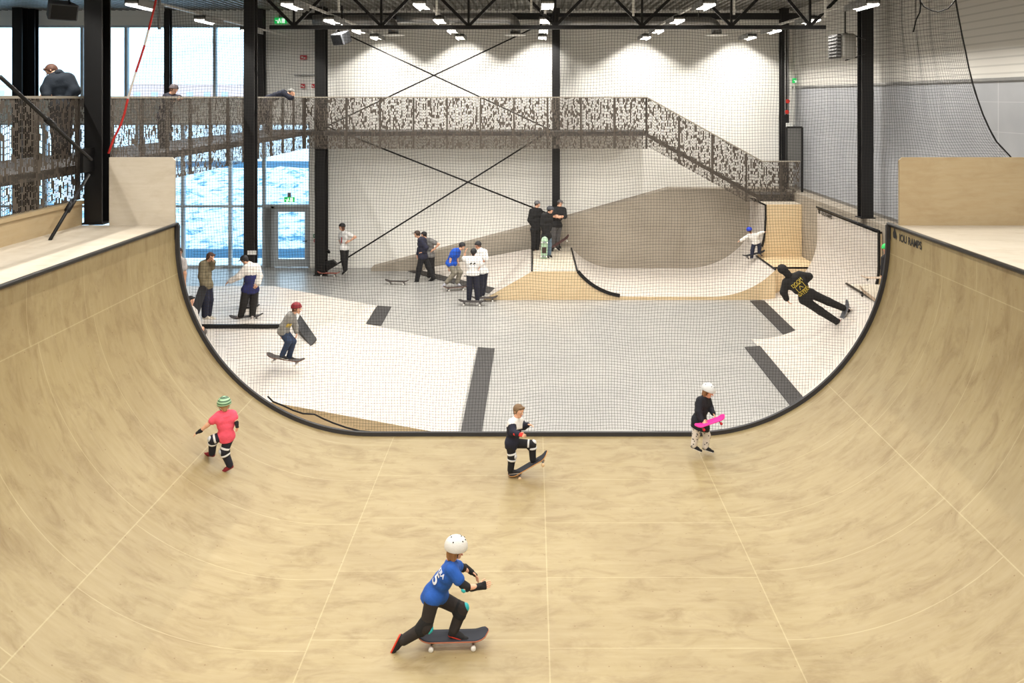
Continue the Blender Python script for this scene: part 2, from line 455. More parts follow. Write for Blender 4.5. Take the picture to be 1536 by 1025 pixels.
# windows in the far wall: each bay a frame and a pane
def bay(n, x0, x1, z0, z1, fr=0.05, mat=None, transom=None):
    t = empty('window_%d' % n, ((x0 + x1) / 2, YB + 0.1, z0), kind='structure')
    m = MB()
    m.box((x0, YB + 0.02, z0), (x0 + fr, YB + 0.2, z1)); m.box((x1 - fr, YB + 0.02, z0), (x1, YB + 0.2, z1))
    m.box((x0 + fr, YB + 0.02, z0), (x1 - fr, YB + 0.2, z0 + fr * 1.4)); m.box((x0 + fr, YB + 0.02, z1 - fr * 1.4), (x1 - fr, YB + 0.2, z1))
    if transom: m.box((x0 + fr, YB + 0.02, transom - 0.04), (x1 - fr, YB + 0.2, transom + 0.04))
    m.build('window_frame', mat or M_FRAME, t)
    MB().box((x0 + fr, YB + 0.11, z0 + fr), (x1 - fr, YB + 0.125, z1 - fr)).build('window_pane', M_GLASS, t)
M_FRAME = plain('window_frame_paint', (190, 200, 206), 0.5)
n = 0
ub = [385, 321, 253, 188, 122, 50, -14]
for a, b in zip(ub[1:], ub[:-1]):
    n += 1; bay(n, X(a, 22.9), X(b, 22.9), ZSILL, ZHEAD)
lb = [395, 344, 273, 205, 135, 65, -5]
for a, b in zip(lb[1:], lb[:-1]):
    n += 1; bay(n, X(a, 22.9), X(b, 22.9), FZ, ZTOP, transom=Z(310, 22.9))
n += 1; bay(n, X(395, 22.9), G0, Z(310, 22.9), ZTOP)
n += 1
# door with its narrow side panel
x0, xs, x1 = X(395, 22.9), X(408, 22.9), G0
zt = Z(310, 22.9)
d = empty('door_1', ((xs + x1) / 2, YB + 0.1, FZ), kind='structure')
m = MB(); m.box((x0, YB, FZ), (x0 + 0.06, YB + 0.2, zt)); m.box((xs - 0.04, YB, FZ), (xs + 0.06, YB + 0.2, zt)); m.box((x1 - 0.06, YB, FZ), (x1, YB + 0.2, zt)); m.box((x0 + 0.06, YB, zt - 0.08), (x1 - 0.06, YB + 0.2, zt))
m.build('door_frame', plain('door_grey', (150, 155, 158), 0.5), d)
MB().box((x0 + 0.06, YB + 0.05, FZ), (xs - 0.04, YB + 0.12, zt - 0.08)).build('side_panel', plain('door_side', (118, 122, 122), 0.6), d)
m = MB(); a, b = xs + 0.06, x1 - 0.06
m.box((a, YB + 0.04, FZ + 0.02), (a + 0.14, YB + 0.1, zt - 0.08)); m.box((b - 0.14, YB + 0.04, FZ + 0.02), (b, YB + 0.1, zt - 0.08))
m.box((a + 0.14, YB + 0.04, FZ + 0.02), (b - 0.14, YB + 0.1, FZ + 0.3)); m.box((a + 0.14, YB + 0.04, zt - 0.2), (b - 0.14, YB + 0.1, zt - 0.08))
leaf = m.build('door_leaf', plain('door_leaf', (172, 180, 186), 0.5), d)
MB().box((a + 0.14, YB + 0.06, FZ + 0.3), (b - 0.14, YB + 0.07, zt - 0.2)).build('door_pane', M_GLASS, d)
MB().bar((b - 0.07, YB - 0.03, FZ + 0.95), (b - 0.2, YB - 0.03, FZ + 0.95), 0.025).bar((b - 0.07, YB - 0.03, FZ + 0.95), (b - 0.07, YB + 0.04, FZ + 0.95), 0.03).build('door_handle', M_BLACK, leaf)

# ---- outdoors: snow bank, ground bands coloured as blue shade
mb = MB()
def strip(y0, z0, y1, z1, nn=1, amp=0):
    pass
xs_ = np.linspace(-60, 30, 91)
prof = [(22.95 * K + 0.3, -0.45, 0), (25.0 * K, -0.5, 0), (26.1 * K, -0.5, 0)]
def grid_strip(rows, name, mat, nx=120, amp=0.0, x0=-75, x1=30, smooth=True):
    m = MB(); rnd = random.Random(3)
    xs = [x0 + (x1 - x0) * i / nx for i in range(nx + 1)]
    idx = []
    for (yy, zz, a) in rows:
        idx.append([len(m.v) + i for i in range(nx + 1)])
        for i, xx in enumerate(xs):
            m.v.append((xx, yy, zz + a * (math.sin(xx * 1.3 + yy) * 0.5 + math.sin(xx * 3.1 + yy * 2.3) * 0.3 + rnd.uniform(-0.3, 0.3))))
    for r0, r1 in zip(idx[:-1], idx[1:]):
        for i in range(nx):
            m.f.append((r0[i], r0[i + 1], r1[i + 1], r1[i])); m.mi.append(0)
    return m.build(name, mat, None, smooth)
def ground(o):
    return tag(o, kind='structure')
ground(grid_strip([(YB + 0.3, -0.45, 0), (Y(24.6), -0.5, 0)], 'ground_snow', M_SNOWC, 4))
ground(grid_strip([(Y(24.6), -0.48, 0), (Y(26.0), -0.46, 0)], 'ground_shaded_path', M_SHADE_BAND, 4))
rows = [(Y(26.0), -0.48, 0)]
for i in range(1, 16):
    t = i / 15; rows.append((Y(26.0 + 7.5 * t), -0.46 + 2.45 * t, 0.14))
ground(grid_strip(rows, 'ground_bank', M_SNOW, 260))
ground(grid_strip([(Y(33.5), 2.0, 0), (Y(36.5), 2.05, 0)], 'ground_shade_band', M_SHADE_BAND, 4))
rows = [(Y(36.5), 2.05, 0.0)]
for i in range(1, 10):
    t = i / 9; rows.append((Y(36.5 + 70 * t), 2.05 + 3.6 * t ** 1.3, 0.25))
rows.append((Y(190), 24.0, 1.5))
ground(grid_strip(rows, 'ground_hill', M_SNOWC, 90, x0=-190, x1=80))
def house(x, yo, z, w, dpt, h, col, roof, label):
    y = Y(yo)
    t = empty('house', (x, y, z), label, 'house', 'houses seen through the upper windows')
    MB().box((x - w / 2, y, z - 1), (x + w / 2, y + dpt, z + h)).build('wall', plain('house_wall', col, 0.8), t)
    m = MB(); m.prism([(y - 0.4, z + h), (y + dpt + 0.4, z + h), (y + dpt / 2, z + h + 2.0)], 'x', x - w / 2 - 0.4, x + w / 2 + 0.4)
    m.build('roof', plain('house_roof', roof, 0.8), t)
    for i in range(int(w // 2.6)):
        xx = x - w / 2 + 1.3 + i * 2.6
        MB().box((xx - 0.5, y - 0.05, z + 0.9), (xx + 0.5, y + 0.02, z + 2.1)).build('window', plain('house_window', (196, 200, 206), 0.3), t)
house(-52, 95, 4.4, 16, 8, 3.2, (226, 190, 180), (235, 240, 244), 'pale red long house in the snow beyond the upper windows')
house(-82, 100, 4.6, 10, 8, 3.0, (222, 206, 186), (235, 240, 244), 'cream house in the snow, left of the red one')

# ================================================================== THE HALF PIPE
R_, XC_, ZTOPR = 3.3, 2.71, 3.55
YE = Y(10.75); YS = 0.6
pts = []
pts.append((-XC_ - R_, ZTOPR))
for i in range(0, 41):
    t = math.pi / 2 * (1 - i / 40); pts.append((-XC_ - R_ * math.sin(t), R_ - R_ * math.cos(t)))
for i in range(0, 41):
    t = math.pi / 2 * i / 40; pts.append((XC_ + R_ * math.sin(t), R_ - R_ * math.cos(t)))
pts.append((XC_ + R_, ZTOPR))
RAMP = pts
def ramp_z(x):
    ax = abs(x)
    if ax <= XC_: return 0.0
    if ax >= XC_ + R_: return ZTOPR
    return R_ - math.sqrt(R_ ** 2 - (ax - XC_) ** 2)
def ramp_hit(px, py):
    """depth (world y) at which the sight line of a picture point meets the half pipe"""
    lo = 2.0
    while lo < YE:
        x = (px - CX) * lo / F; z = CZ - (py - HY) * lo / F
        if z <= ramp_z(x) or abs(x) >= XC_ + R_: return lo
        lo += 0.01
    return YE
def offs(d, dz=0):
    """profile offset outwards (d>0: away from the riders)"""
    out = []
    for i, p in enumerate(RAMP):
        if abs(p[0]) >= XC_ + R_ - 1e-6 and p[1] >= R_: n = (math.copysign(1, p[0]), 0)
        elif abs(p[0]) <= XC_ + 1e-6: n = (0, -1)
        else:
            c = (math.copysign(XC_, p[0]), R_); n = ((p[0] - c[0]) / R_, (p[1] - c[1]) / R_)
        out.append((p[0] + n[0] * d, p[1] + n[1] * d))
    return out
hp = empty('half_pipe', (0, YE / 2, 0), 'large birch plywood half pipe with black copings filling the foreground', 'half pipe')
arc = [0.0]
for a, b in zip(RAMP[:-1], RAMP[1:]): arc.append(arc[-1] + math.hypot(b[0] - a[0], b[1] - a[1]))
mid = arc[-1] / 2 + 0.17
mb = MB(); ny = 12
ys = [YS + (YE - YS) * j / ny for j in range(ny + 1)]
mb.v = [(p[0], yy, p[1]) for p in RAMP for yy in ys]
for i in range(len(RAMP) - 1):
    for j in range(ny):
        a = i * (ny + 1) + j
        mb.f.append((a, a + 1, a + ny + 2, a + ny + 1)); mb.mi.append(0)
        mb.uv[len(mb.f) - 1] = [(arc[i] - mid, ys[j]), (arc[i] - mid, ys[j + 1]), (arc[i + 1] - mid, ys[j + 1]), (arc[i + 1] - mid, ys[j])]
mb.build('riding_surface', M_RAMP, hp, True)
o1 = offs(0.0); o2 = offs(0.12)
mb = MB()
for i in range(len(o1) - 1):
    mb.prism([(o1[i][0], o1[i][1] - 0.001), (o2[i]), (o2[i + 1]), (o1[i + 1][0], o1[i + 1][1] - 0.001)], 'y', YE - 0.02, YE)
mb.build('edge_board', M_SIDE, hp)
# raised black trim along the far edge
a_ = offs(-0.065); b_ = offs(0.12); mb = MB(); n_ = len(a_)
for yy in (YE, YE + 0.055): mb.v += [(p[0], yy, p[1]) for p in a_] + [(p[0], yy, p[1]) for p in b_]
for i in range(n_ - 1):
    for q in ((i, i + 1, n_ + i + 1, n_ + i), (2 * n_ + i, 3 * n_ + i, 3 * n_ + i + 1, 2 * n_ + i + 1), (i, 2 * n_ + i, 2 * n_ + i + 1, i + 1)):
        mb.f.append(q); mb.mi.append(0)
mb.f.append((0, n_, 3 * n_, 2 * n_)); mb.mi.append(0); mb.f.append((n_ - 1, 3 * n_ - 1, 4 * n_ - 1, 2 * n_ - 1)); mb.mi.append(0)
mb.build('edge_trim', M_LIP, hp, False)
for s in (-1, 1):
    MB().tube([(s * (XC_ + R_ - 0.01), YS, ZTOPR + 0.01), (s * (XC_ + R_ - 0.01), YE + 0.07, ZTOPR + 0.01)], 0.032, 12).build('coping', M_COPING, hp, True)
    xo = 7.6 if s < 0 else 9.25
    lo, hi = sorted((s * (XC_ + R_ + 0.015), s * xo))
    MB().box((lo, YS, ZTOPR - 0.1), (hi, YE, ZTOPR)).build('deck', M_DECK, hp)
    MB().box((lo, YE - 0.04, FZ), (hi, YE - 0.01, ZTOPR - 0.1)).build('end_board', M_SIDE, hp)
# far end plywood below the surface
mb = MB()
for i in range(len(o2) - 1):
    if o2[i][0] < o2[i + 1][0] - 1e-6:
        mb.prism([(o2[i][0], FZ), (o2[i + 1][0], FZ), (o2[i + 1][0], o2[i + 1][1]), (o2[i][0], o2[i][1])], 'y', YE - 0.02, YE)
mb.build('end_board', M_SIDE, hp)
# guard panels on the deck ends
def chamfer_panel(x0, x1, z0, z1, corner, name, parent, mat, edge=None):
    c = 0.05
    if corner > 0: poly = [(x0, z0), (x1, z0), (x1, z1 - c), (x1 - c, z1), (x0, z1)]
    else: poly = [(x0, z0), (x1, z0), (x1, z1), (x0 + c, z1), (x0, z1 - c)]
    return MB().prism(poly, 'y', YE - 0.03, YE + 0.02).build(name, mat, parent)
chamfer_panel(X(165, 10.75), X(263, 10.75), ZTOPR, Z(236, 10.75), 1, 'guard_panel', hp, M_DECK)
chamfer_panel(X(1348, 10.75), 9.2, ZTOPR, Z(236, 10.75), -1, 'guard_panel', hp, M_PANEL)
# maker's lettering on the right wall of the half pipe
M_INK = plain('black_vinyl', (24, 22, 20), 0.5)
xw = XC_ + R_ - 0.006
def ramp_text(px0, px1, py, xw, hgt, parent, rampz=None):
    y0 = xw * F / (px0 - CX); y1 = xw * F / (px1 - CX)
    yc = (y0 + y1) / 2; z = CZ - (py - HY) * yc / F
    pl = frame_m((xw, yc, z), (0, -1, 0), (0, 0, 1))
    o = text_mesh('IOU RAMPS', hgt, M_INK, 'lettering', pl, parent, bold=0.035, fitw=abs(y0 - y1) * 0.80)
    # round emblem left of the words: a leaning figure over a small ring
    yl = y0 + 0.06 * abs(y0 - y1); w = abs(y0 - y1) * 0.16; h = hgt
    m = MB()
    blob = [(0, .25), (.3, .1), (.55, .25), (.75, .0), (.9, .45), (.7, .95), (.55, 1.1), (.45, 1.55), (.3, 1.7), (.15, 1.45), (.2, 1.15), (-.05, .85)]
    m.face([(xw, yl - (p[0] - .5) * w, z - h * .5 + p[1] * h) for p in blob])
    m.build('emblem', M_INK, parent)
ramp_text(1345, 1387, 362.5, xw, 0.128, hp)
# low wall with its cap under the fence beside the left deck
mb = MB(); mb.box((-7.74, YS, ZTOPR - 0.1), (-7.60, Y(10.8), 3.9)); mb.box((-7.76, YS, 3.9), (-7.57, Y(10.8), 3.96))
tag(mb.build('knee_wall', M_PANEL), 'pale plywood knee wall along the left deck under the perforated fence', 'knee wall')

# ================================================================== THE PARK BEYOND
def P(x, yo, z): return (x, Y(yo), z)
e = 0.012
# left bank
bank = empty('left_bank', (-5, Y(15), FZ), 'low pale plywood bank left of the grey floor with two charcoal plates at its foot', 'skate bank')
A = P(-1.36, 11.5, FZ + e); B = P(-1.36, 15.58, FZ + e); E_ = P(-4.5, 17.2, FZ + e); F1 = P(-4.5, 18.65, FZ + e)
D_ = P(-4.7, 11.5, 0.22); C_ = P(-4.9, 15.0, 0.27); G_ = P(-6.6, 16.6, 0.3); H_ = P(-7.4, 18.3, 0.3); H2 = P(-12, 18.3, 0.3); D2 = P(-12, 11.5, 0.22)
mb = MB()
mb.face([A, B, C_, D_]); mb.face([B, E_, G_]); mb.face([B, G_, C_]); mb.face([E_, F1, H_, G_]); mb.face([D_, C_, G_, H_, H2, D2])
mb.build('bank_surface', M_PARK, bank)
mb = MB()
mb.face([P(-1.36, 11.5, FZ), A, D_, P(-4.7, 11.5, FZ)]); mb.face([P(-4.7, 11.5, FZ), D_, D2, P(-12, 11.5, FZ)])
mb.build('bank_side', M_SIDE, bank); mb = MB()
mb.face([P(-4.5, 18.66, FZ), F1, H_, P(-7.4, 18.32, FZ)]); mb.face([P(-7.4, 18.32, FZ), H_, H2, P(-12, 18.32, FZ)])
mb.build('bank_side', M_SIDE, bank)
def plate(pts, name, parent):
    m = MB(); t = [Vector(p) for p in pts]
    m.face([p + Vector((0, 0, 0.014)) for p in t]); m.face([p for p in t][::-1])
    for i in range(len(t)):
        a, b = t[i], t[(i + 1) % len(t)]; m.face([a, b, b + Vector((0, 0, 0.014)), a + Vector((0, 0, 0.014))])
    return m.build(name, M_CHAR, parent)
def fl(px, py, dz=0.006):
    y = (CZ - FZ) * F / (py - HY)
    return Vector(((px - CX) * y / F, y, FZ + dz))
plate([fl(717, 522), fl(742, 524), fl(722, 654), fl(690, 655)], 'foot_plate', bank)
plate([fl(565, 459.5), fl(587, 461), fl(572, 489), fl(549, 487)], 'foot_plate', bank)
# long black-edged grind ledge standing on the bank
ya = Y(15.02); yb = Y(15.38)
lg = empty('grind_ledge', (-8.3, (ya + yb) / 2, 0.26), 'long low ledge with black steel edge under the boy in the navy and white hoodie', 'ledge')
m = MB(); m.box((-11, ya + 0.02, 0.2), (X(440, 15.3), yb, 0.36)); m.build('ledge_top', M_PARK, lg)
m = MB(); m.box((-11, ya - 0.03, 0.285), (X(440, 15.3), ya + 0.02, 0.372)); m.build('edge_angle', M_BLACK, lg)
# dark wedge at its end
wt = [W(450, 472, 15.3), W(475, 508, 14.2), W(466, 519, 14.0), W(443, 487, 14.9)]
wb = [W(450, 500, 15.3), W(475, 511, 14.2), W(466, 520.5, 14.0), W(443, 505, 14.9)]
m = MB(); m.face(wt); m.face(wb[::-1])
for i in range(4): j = (i + 1) % 4; m.face([wt[i], wb[i], wb[j], wt[j]])
o = m.build('kicker_wedge', M_CHAR); tag(o, 'dark grey wedge box on the pale bank behind the boy in the red beanie', 'kicker ramp')

# right quarter pipes
def arc_profile(x0, z0, x1, z1, n=16):
    th = 2 * math.atan((z1 - z0) / (x1 - x0)); 
    if th <= math.pi / 2:
        r = (x1 - x0) / math.sin(th); return [(x0 + r * math.sin(th * i / n), z0 + r * (1 - math.cos(th * i / n))) for i in range(n + 1)]
    r = x1 - x0
    return [(x0 + r * math.sin(math.pi / 2 * i / n), z0 + r * (1 - math.cos(math.pi / 2 * i / n))) for i in range(n + 1)] + [(x1, z1)]
def quarter(name, prof, y0, y1, xback, zdeck, label, coping=True, parent=None, mat=None):
    t = empty(name, ((prof[0][0] + xback) / 2, (y0 + y1) / 2, FZ), label, 'quarter pipe')
    m = MB()
    for a, b in zip(prof[:-1], prof[1:]): m.face([(a[0], y0, a[1]), (a[0], y1, a[1]), (b[0], y1, b[1]), (b[0], y0, b[1])])
    m.build('riding_surface', mat or M_PARK, t, True)
    m = MB(); m.box((prof[-1][0], y0, zdeck - 0.06), (xback, y1, zdeck)); m.build('deck', M_DECK, t)
    for yy in (y0, y1): m = MB(); m.face([(prof[0][0], yy, FZ)] + [(p[0], yy, p[1]) for p in prof] + [(xback, yy, zdeck - 0.0), (xback, yy, FZ)]); m.build('side_board', M_SIDE, t)
    if coping: MB().tube([(prof[-1][0] - 0.01, y0 - 0.02, zdeck + 0.01), (prof[-1][0] - 0.01, y1 + 0.02, zdeck + 0.01)], 0.032, 10).build('coping', M_COPING, t, True)
    return t
big = quarter('tall_quarter_pipe', arc_profile(6.87, FZ + e, 8.72, 2.32), Y(16.1), Y(19.6), 8.79, 2.32, 'tall pale quarter pipe with black coping against the right concrete wall')
pr = arc_profile(6.87, FZ, 8.72, 2.32)
m = MB()
for a, b in zip(pr[:-1], pr[1:]):
    if a[1] > 0.35: m.bar((a[0] - 0.02, Y(16.1) - 0.02, a[1]), (b[0] - 0.02, Y(16.1) - 0.02, b[1]), 0.05, 0.06)
m.build('edge_trim', M_BLACK, big)
low = quarter('low_quarter_pipe', arc_profile(5.5, FZ + e, 7.9, 1.0), Y(11.6), Y(16.08), 8.79, 1.0, 'low pale quarter pipe under the hooded skater beside the half pipe')
ramp_text(1230, 1250, 323, 8.70, 0.11, big)
plate([fl(1125, 452), fl(1146, 451.5), fl(1195, 499), fl(1179, 507)], 'foot_plate', big)
plate([fl(1117, 522), fl(1140, 520), fl(1207, 600), fl(1185, 609)], 'foot_plate', low)

# wooden bowl: a valley between two platforms in front of the concrete wall
bowl = empty('bowl_ramp', (3.5, Y(20.8), FZ), 'wooden bowl with white floor and black copings in front of the grey concrete wall', 'bowl ramp')
y0, y1 = Y(19.25), YP - 0.01
ym = Y(20.9)
def arcL(xh, zh, xl, n=12):     # from the high left edge down to the flat
    w = xl - xh; h = zh - (FZ + 0.1)
    th = 2 * math.atan(h / w); r = w / math.sin(th)
    return [(xl - r * math.sin(th * (1 - i / n)), FZ + 0.1 + r * (1 - math.cos(th * (1 - i / n)))) for i in range(n + 1)]
left = arcL(1.34, 0.46, 2.9)
def arcR(xl, xh, zh, n=12):
    return [(2 * xl + 0 - p[0] + 0, p[1]) for p in [(xl - (q[0] - xl), q[1]) for q in arc_profile(xl, FZ + 0.1, xh, zh, n)]]
rightF = arc_profile(5.4, FZ + 0.1, 7.3, 0.5, 14)
rightB = rightF + [(7.41, 0.64), (7.5, 0.82), (7.56, 1.05), (7.60, 1.35), (7.62, 1.75), (7.62, 2.2)]
def sweep(m, prof, ya, yb, rev=False):
    for a, b in zip(prof[:-1], prof[1:]): m.face([(a[0], ya, a[1]), (b[0], ya, b[1]), (b[0], yb, b[1]), (a[0], yb, a[1])])
m = MB()
sweep(m, left + rightF[:1], y0, y1); sweep(m, rightF, y0, ym); sweep(m, rightB, ym, y1)
# front edge sweeps round towards the right platform
m.build('riding_surface', M_PARK, bowl, True)
m = MB()
m.face([(-0.02, y0, FZ), (-0.02, y0, 0.46), (1.34, y0, 0.46)] + [(p[0], y0, p[1]) for p in left + rightF] + [(7.3, y0, FZ)])
m.face([(-1.5, y0, FZ), (-0.02, y0, 0.46), (-0.02, y0, FZ)])
m.face([(rightF[0][0], ym, FZ)] + [(p[0], ym, p[1]) for p in rightB] + [(8.79, ym, 2.2), (8.79, ym, FZ)])
m.build('front_board', M_SIDE, bowl)
MB().box((-0.02, y0 + 0.005, 0.40), (1.34, y1, 0.46)).build('deck', M_DECK, bowl)
MB().box((7.3, Y(19.61), 0.44), (8.79, ym - 0.005, 0.5)).build('deck', M_SIDE, bowl)
MB().box((7.62, ym + 0.005, 2.14), (8.79, y1, 2.2)).build('deck', M_DECK, bowl)
def cop(pts, name='coping', r=0.03, mat=None): return MB().tube(pts, r, 8).build(name, mat or M_BLACK, bowl, True)
cop([(-0.02, y0, 0.48), (-0.02, Y(22.0), 0.48)])
cop([(1.34, y0, 0.48), (1.34, Y(22.1), 0.48)])
cop([(7.3, y0, 0.52), (7.3, ym, 0.52)])
m = MB()
lf = [p for p in left if p[0] < 2.72]
for a, b in zip(lf[:-1], lf[1:]): m.bar((a[0] + 0.02, y0 - 0.01, a[1] + 0.01), (b[0] + 0.02, y0 - 0.01, b[1] + 0.01), 0.05, 0.10)
m.build('edge_trim', M_BLACK, bowl)
m = MB()
for a, b in zip(rightB[:-1], rightB[1:]):
    if a[1] > 0.7: m.bar((a[0] - 0.02, ym - 0.02, a[1]), (b[0] - 0.02, ym - 0.02, b[1]), 0.05, 0.07)
m.build('edge_trim', M_BLACK, bowl)
m = MB(); m.face([(7.3, y0, FZ), (7.3, y0, 0.5), (7.3, Y(19.61), 0.5), (7.3, Y(19.61), FZ)]); m.face([(7.3, Y(19.61), FZ), (7.3, Y(19.61), 0.5), (8.79, Y(19.61), 0.5), (8.79, Y(19.61), FZ)]); m.build('side_board', M_SIDE, bowl)
# left bank of the platform, falling to a diagonal foot plate
m = MB()
TL, TR = (-0.02, Y(22.2), 0.455), (-0.02, y0, 0.455)
B1, B2 = fl(742, 433, e), fl(630, 406, e)
m.face([TR, TL, (B2.x + 0.3, YP - 0.02, FZ + 0.12), tuple(B2), tuple(B1)]); m.face([TR, tuple(B1), (-1.5, y0, FZ + e)])
m.build('bank_surface', M_PARK, bowl)
plate([fl(612, 407.5), fl(630, 406), fl(743, 433), fl(735, 441)], 'foot_plate', bowl)
dirv = (B1 - B2).normalized(); up_ = (Vector(TL) - (B1 + B2) / 2).normalized()
pl = frame_m(B2 + dirv * 1.3 + up_ * 0.33 + Vector((0, 0, 0.03)), dirv, up_)
text_mesh('IOU RAMPS', 0.26, M_INK, 'lettering', pl, bowl, bold=0.03, fitw=1.7)

# ================================================================== STEEL FRAME
def column(x, yo, z0, label, w=0.32, z1=ZT, group='black steel columns', parent=None):
    y = Y(yo); h = w / 2
    t = empty('steel_column', (x, y, z0), label, 'column', None)
    m = MB(); m.box((x - h, y - h, z0), (x + h, y - h + 0.03, z1)); m.box((x - h, y + h - 0.03, z0), (x + h, y + h, z1)); m.box((x - 0.02, y - h + 0.03, z0), (x + 0.02, y + h - 0.03, z1))
    m.build('shaft', M_BLACK, t)
    MB().box((x - h - 0.04, y - h - 0.04, z0), (x + h + 0.04, y + h + 0.04, z0 + 0.025)).build('base_plate', M_BLACK, t)
    return t
c1 = column(-7.43, 10.93, ZTOPR - 0.0, 'thick black steel column beside the left guard panel, nearest of the left row', 0.30)
c2 = column(-7.27, 16.5, 0.3, 'black steel column behind the boy in the navy and white hoodie', 0.27)
MB().box((X(369, 16.3), Y(16.5) - 0.15, Z(382, 16.4)), (X(382, 16.3), Y(16.5) - 0.135, Z(376, 16.4))).build('white_label', M_WHITE, c2)
MB().box((-7.42, Y(16.5) - 0.15, 0.3), (-7.12, Y(16.5) + 0.15, 0.95)).build('grey_base_sleeve', plain('grey_pad', (120, 120, 124), 0.7), c2)
c3 = column(X(482, 22), 22.0, FZ, 'black steel column in the corner between the glazing and the white wall', 0.36)
c4 = column(X(834, 22.3), 22.3, 0.46, 'black steel column in the middle of the white far wall', 0.27)
c5 = column(X(1176, 22.3), 22.3, 2.2, 'black steel column at the right end of the far wall', 0.27)
c6 = column(X(1298, 17.0), 17.0, 2.5, 'black steel column standing on the right concrete plinth', 0.31)
column(X(30, 22.2), 22.2, FZ, 'far left black column between the upper windows', 0.34)
column(X(50, 22.5), 22.5, FZ, 'slim black column just right of the far left column', 0.24)
column(X(252, 22.5), 22.5, FZ, 'slim black column behind the spectator in the grey beanie', 0.2)
column(X(391, 22.5), 22.5, ZTOP, 'black column at the right end of the upper windows', 0.28)
# truss across the hall
def truss(yo, label, x0=X(405, 16.4), x1=X(1238, 16.4)):
    y = Y(yo); zb = Z(41, 16.4); zt = 8.68
    t = empty('roof_truss', (0, y, zb), label, 'truss')
    MB().bar((x0, y, zb), (x1, y, zb), 0.12, 0.10).build('bottom_chord', M_BLACK, t)
    MB().bar((XL, y, zt), (XR, y, zt), 0.16, 0.12).build('top_chord', M_BLACK, t)
    nx = [X(p, 16.4) for p in (441, 572, 703, 833, 963, 1097, 1215)]
    mids = [X(p, 16.4) for p in (376, 506, 637, 768, 898, 1030, 1160, 1280)]
    for i, a in enumerate(nx):
        MB().bar((a, y, zb), (a, y, zt), 0.055).build('vertical_web', M_BLACK, t)
        for bx in (mids[i], mids[i + 1]):
            MB().bar((a, y, zb + 0.03), (bx, y, zt - 0.03), 0.075).build('diagonal_web', M_BLACK, t)
    return t
truss(16.4, 'black lattice roof truss spanning the hall below the ceiling')
m = MB(); m.box((-8, Y(22.3) - 0.1, Z(25, 22.3) - 0.1), (XR, Y(22.3) + 0.1, Z(25, 22.3) + 0.12))
tag(m.build('roof_beam', M_BLACK), 'black roof beam along the top of the far wall', 'beam')
# crossed tie rods on the far wall
def rod(a, b, r, label, turn=True):
    t = empty('tie_rod', (Vector(a) + Vector(b)) / 2, label, 'tie rod')
    MB().tube([a, b], r, 6).build('rod', M_BLACK, t, True)
    if turn:
        c = (Vector(a) + Vector(b)) / 2; d = (Vector(b) - Vector(a)).normalized()
        MB().tube([c - d * 0.12, c + d * 0.12], r * 1.7, 8).build('turnbuckle', M_BLACK, t, True)
    return t
rod(W(505, 45, 22.3), W(828, 196, 22.3), 0.028, 'upper black tie rod falling rightwards across the far wall', False)
rod(W(830, 28, 22.5), W(489, 190, 22.5), 0.028, 'upper black tie rod rising rightwards across the far wall', False)
rod(W(490, 190, 22.3), W(826, 322, 22.3), 0.03, 'lower black tie rod falling rightwards below the bridge', False)
rod(W(828, 194, 22.5), W(500, 400, 22.5), 0.03, 'lower black tie rod rising rightwards from the corner column foot', False)
rod(W(0, 115, 8.65), W(137, 240, 10.6), 0.028, 'black tie rod coming down to the near left column from above')
rod(W(133, 262, 10.55), W(75, 360, 9.62), 0.028, 'black tie rod running from the near left column to the deck')
m = MB(); m.box((-7.46, Y(10.9) - 0.45, 4.45), (-7.41, Y(10.9) - 0.10, 4.85)); m.build('gusset_plate', M_BLACK, c1)
# black foot of the corner column where the tie lands
m = MB(); q = [W(488, 392, 22.0), W(500, 390, 22.0), W(507, 397, 22.0), W(490, 407, 22.0)]
m.prism([(p.x, p.z) for p in q], 'y', Y(22.0) - 0.08, Y(22.0) + 0.08); m.build('tie_shoe', M_BLACK, c3)
o = MB().tube([W(491.5, 225, 21.95), W(491.5, 376, 21.95)], 0.025, 6).tube([W(491.5, 376, 21.95), W(494, 379, 21.9)], 0.05, 6).build('crank_pole', M_BLACK); tag(o, 'thin black crank pole hanging down the corner column', 'pole')

# ================================================================== BALCONY, BRIDGE AND STAIR
ZR, ZD, ZB = 5.68, 4.55, 3.97
xf = -7.66
yb0 = Y(21.5)
m = MB(); m.box((-9.6, YN, ZD - 0.15), (xf - 0.05, YB - 0.02, ZD)); m.box((xf - 0.05, yb0 + 0.05, ZD - 0.15), (3.9, YB - 0.02, ZD))
tag(m.build('walkway_deck', plain('walkway_steel', (70, 68, 66), 0.6, 0.2)), kind='structure')
def uvquad(m, a, b, c, d, u0, u1, v):
    m.face([a, b, c, d], [(u0, v[0]), (u1, v[1]), (u1, v[2]), (u0, v[3])])
def fence(name, label, panels, posts, caps, ext=(0, -1, 0)):
    """panels: list of (xy0, xy1, zb0, zb1, zt0, zt1)"""
    t = empty(name, (panels[0][0][0], panels[0][0][1], min(p[2] for p in panels)), label, 'railing')
    u = 0
    for (p, q, zb0, zb1, zt0, zt1) in panels:
        L = math.hypot(q[0] - p[0], q[1] - p[1]); m = MB()
        uvquad(m, (p[0], p[1], zb0), (q[0], q[1], zb1), (q[0], q[1], zt1), (p[0], p[1], zt0), u, u + L, (zb0, zb1, zt1, zt0))
        m.build('perforated_panel', M_PERF, t); u += L
    for (x, y, z0, z1) in posts:
        MB().box((x - 0.03, y - 0.03, z0), (x + 0.03, y + 0.03, z1)).build('post', M_RAIL, t)
    m = MB()
    for a, b in caps: m.bar(a, b, 0.06, 0.04)
    m.build('handrail', plain('handrail_steel', (172, 164, 150), 0.4, 0.4), t)
    return t
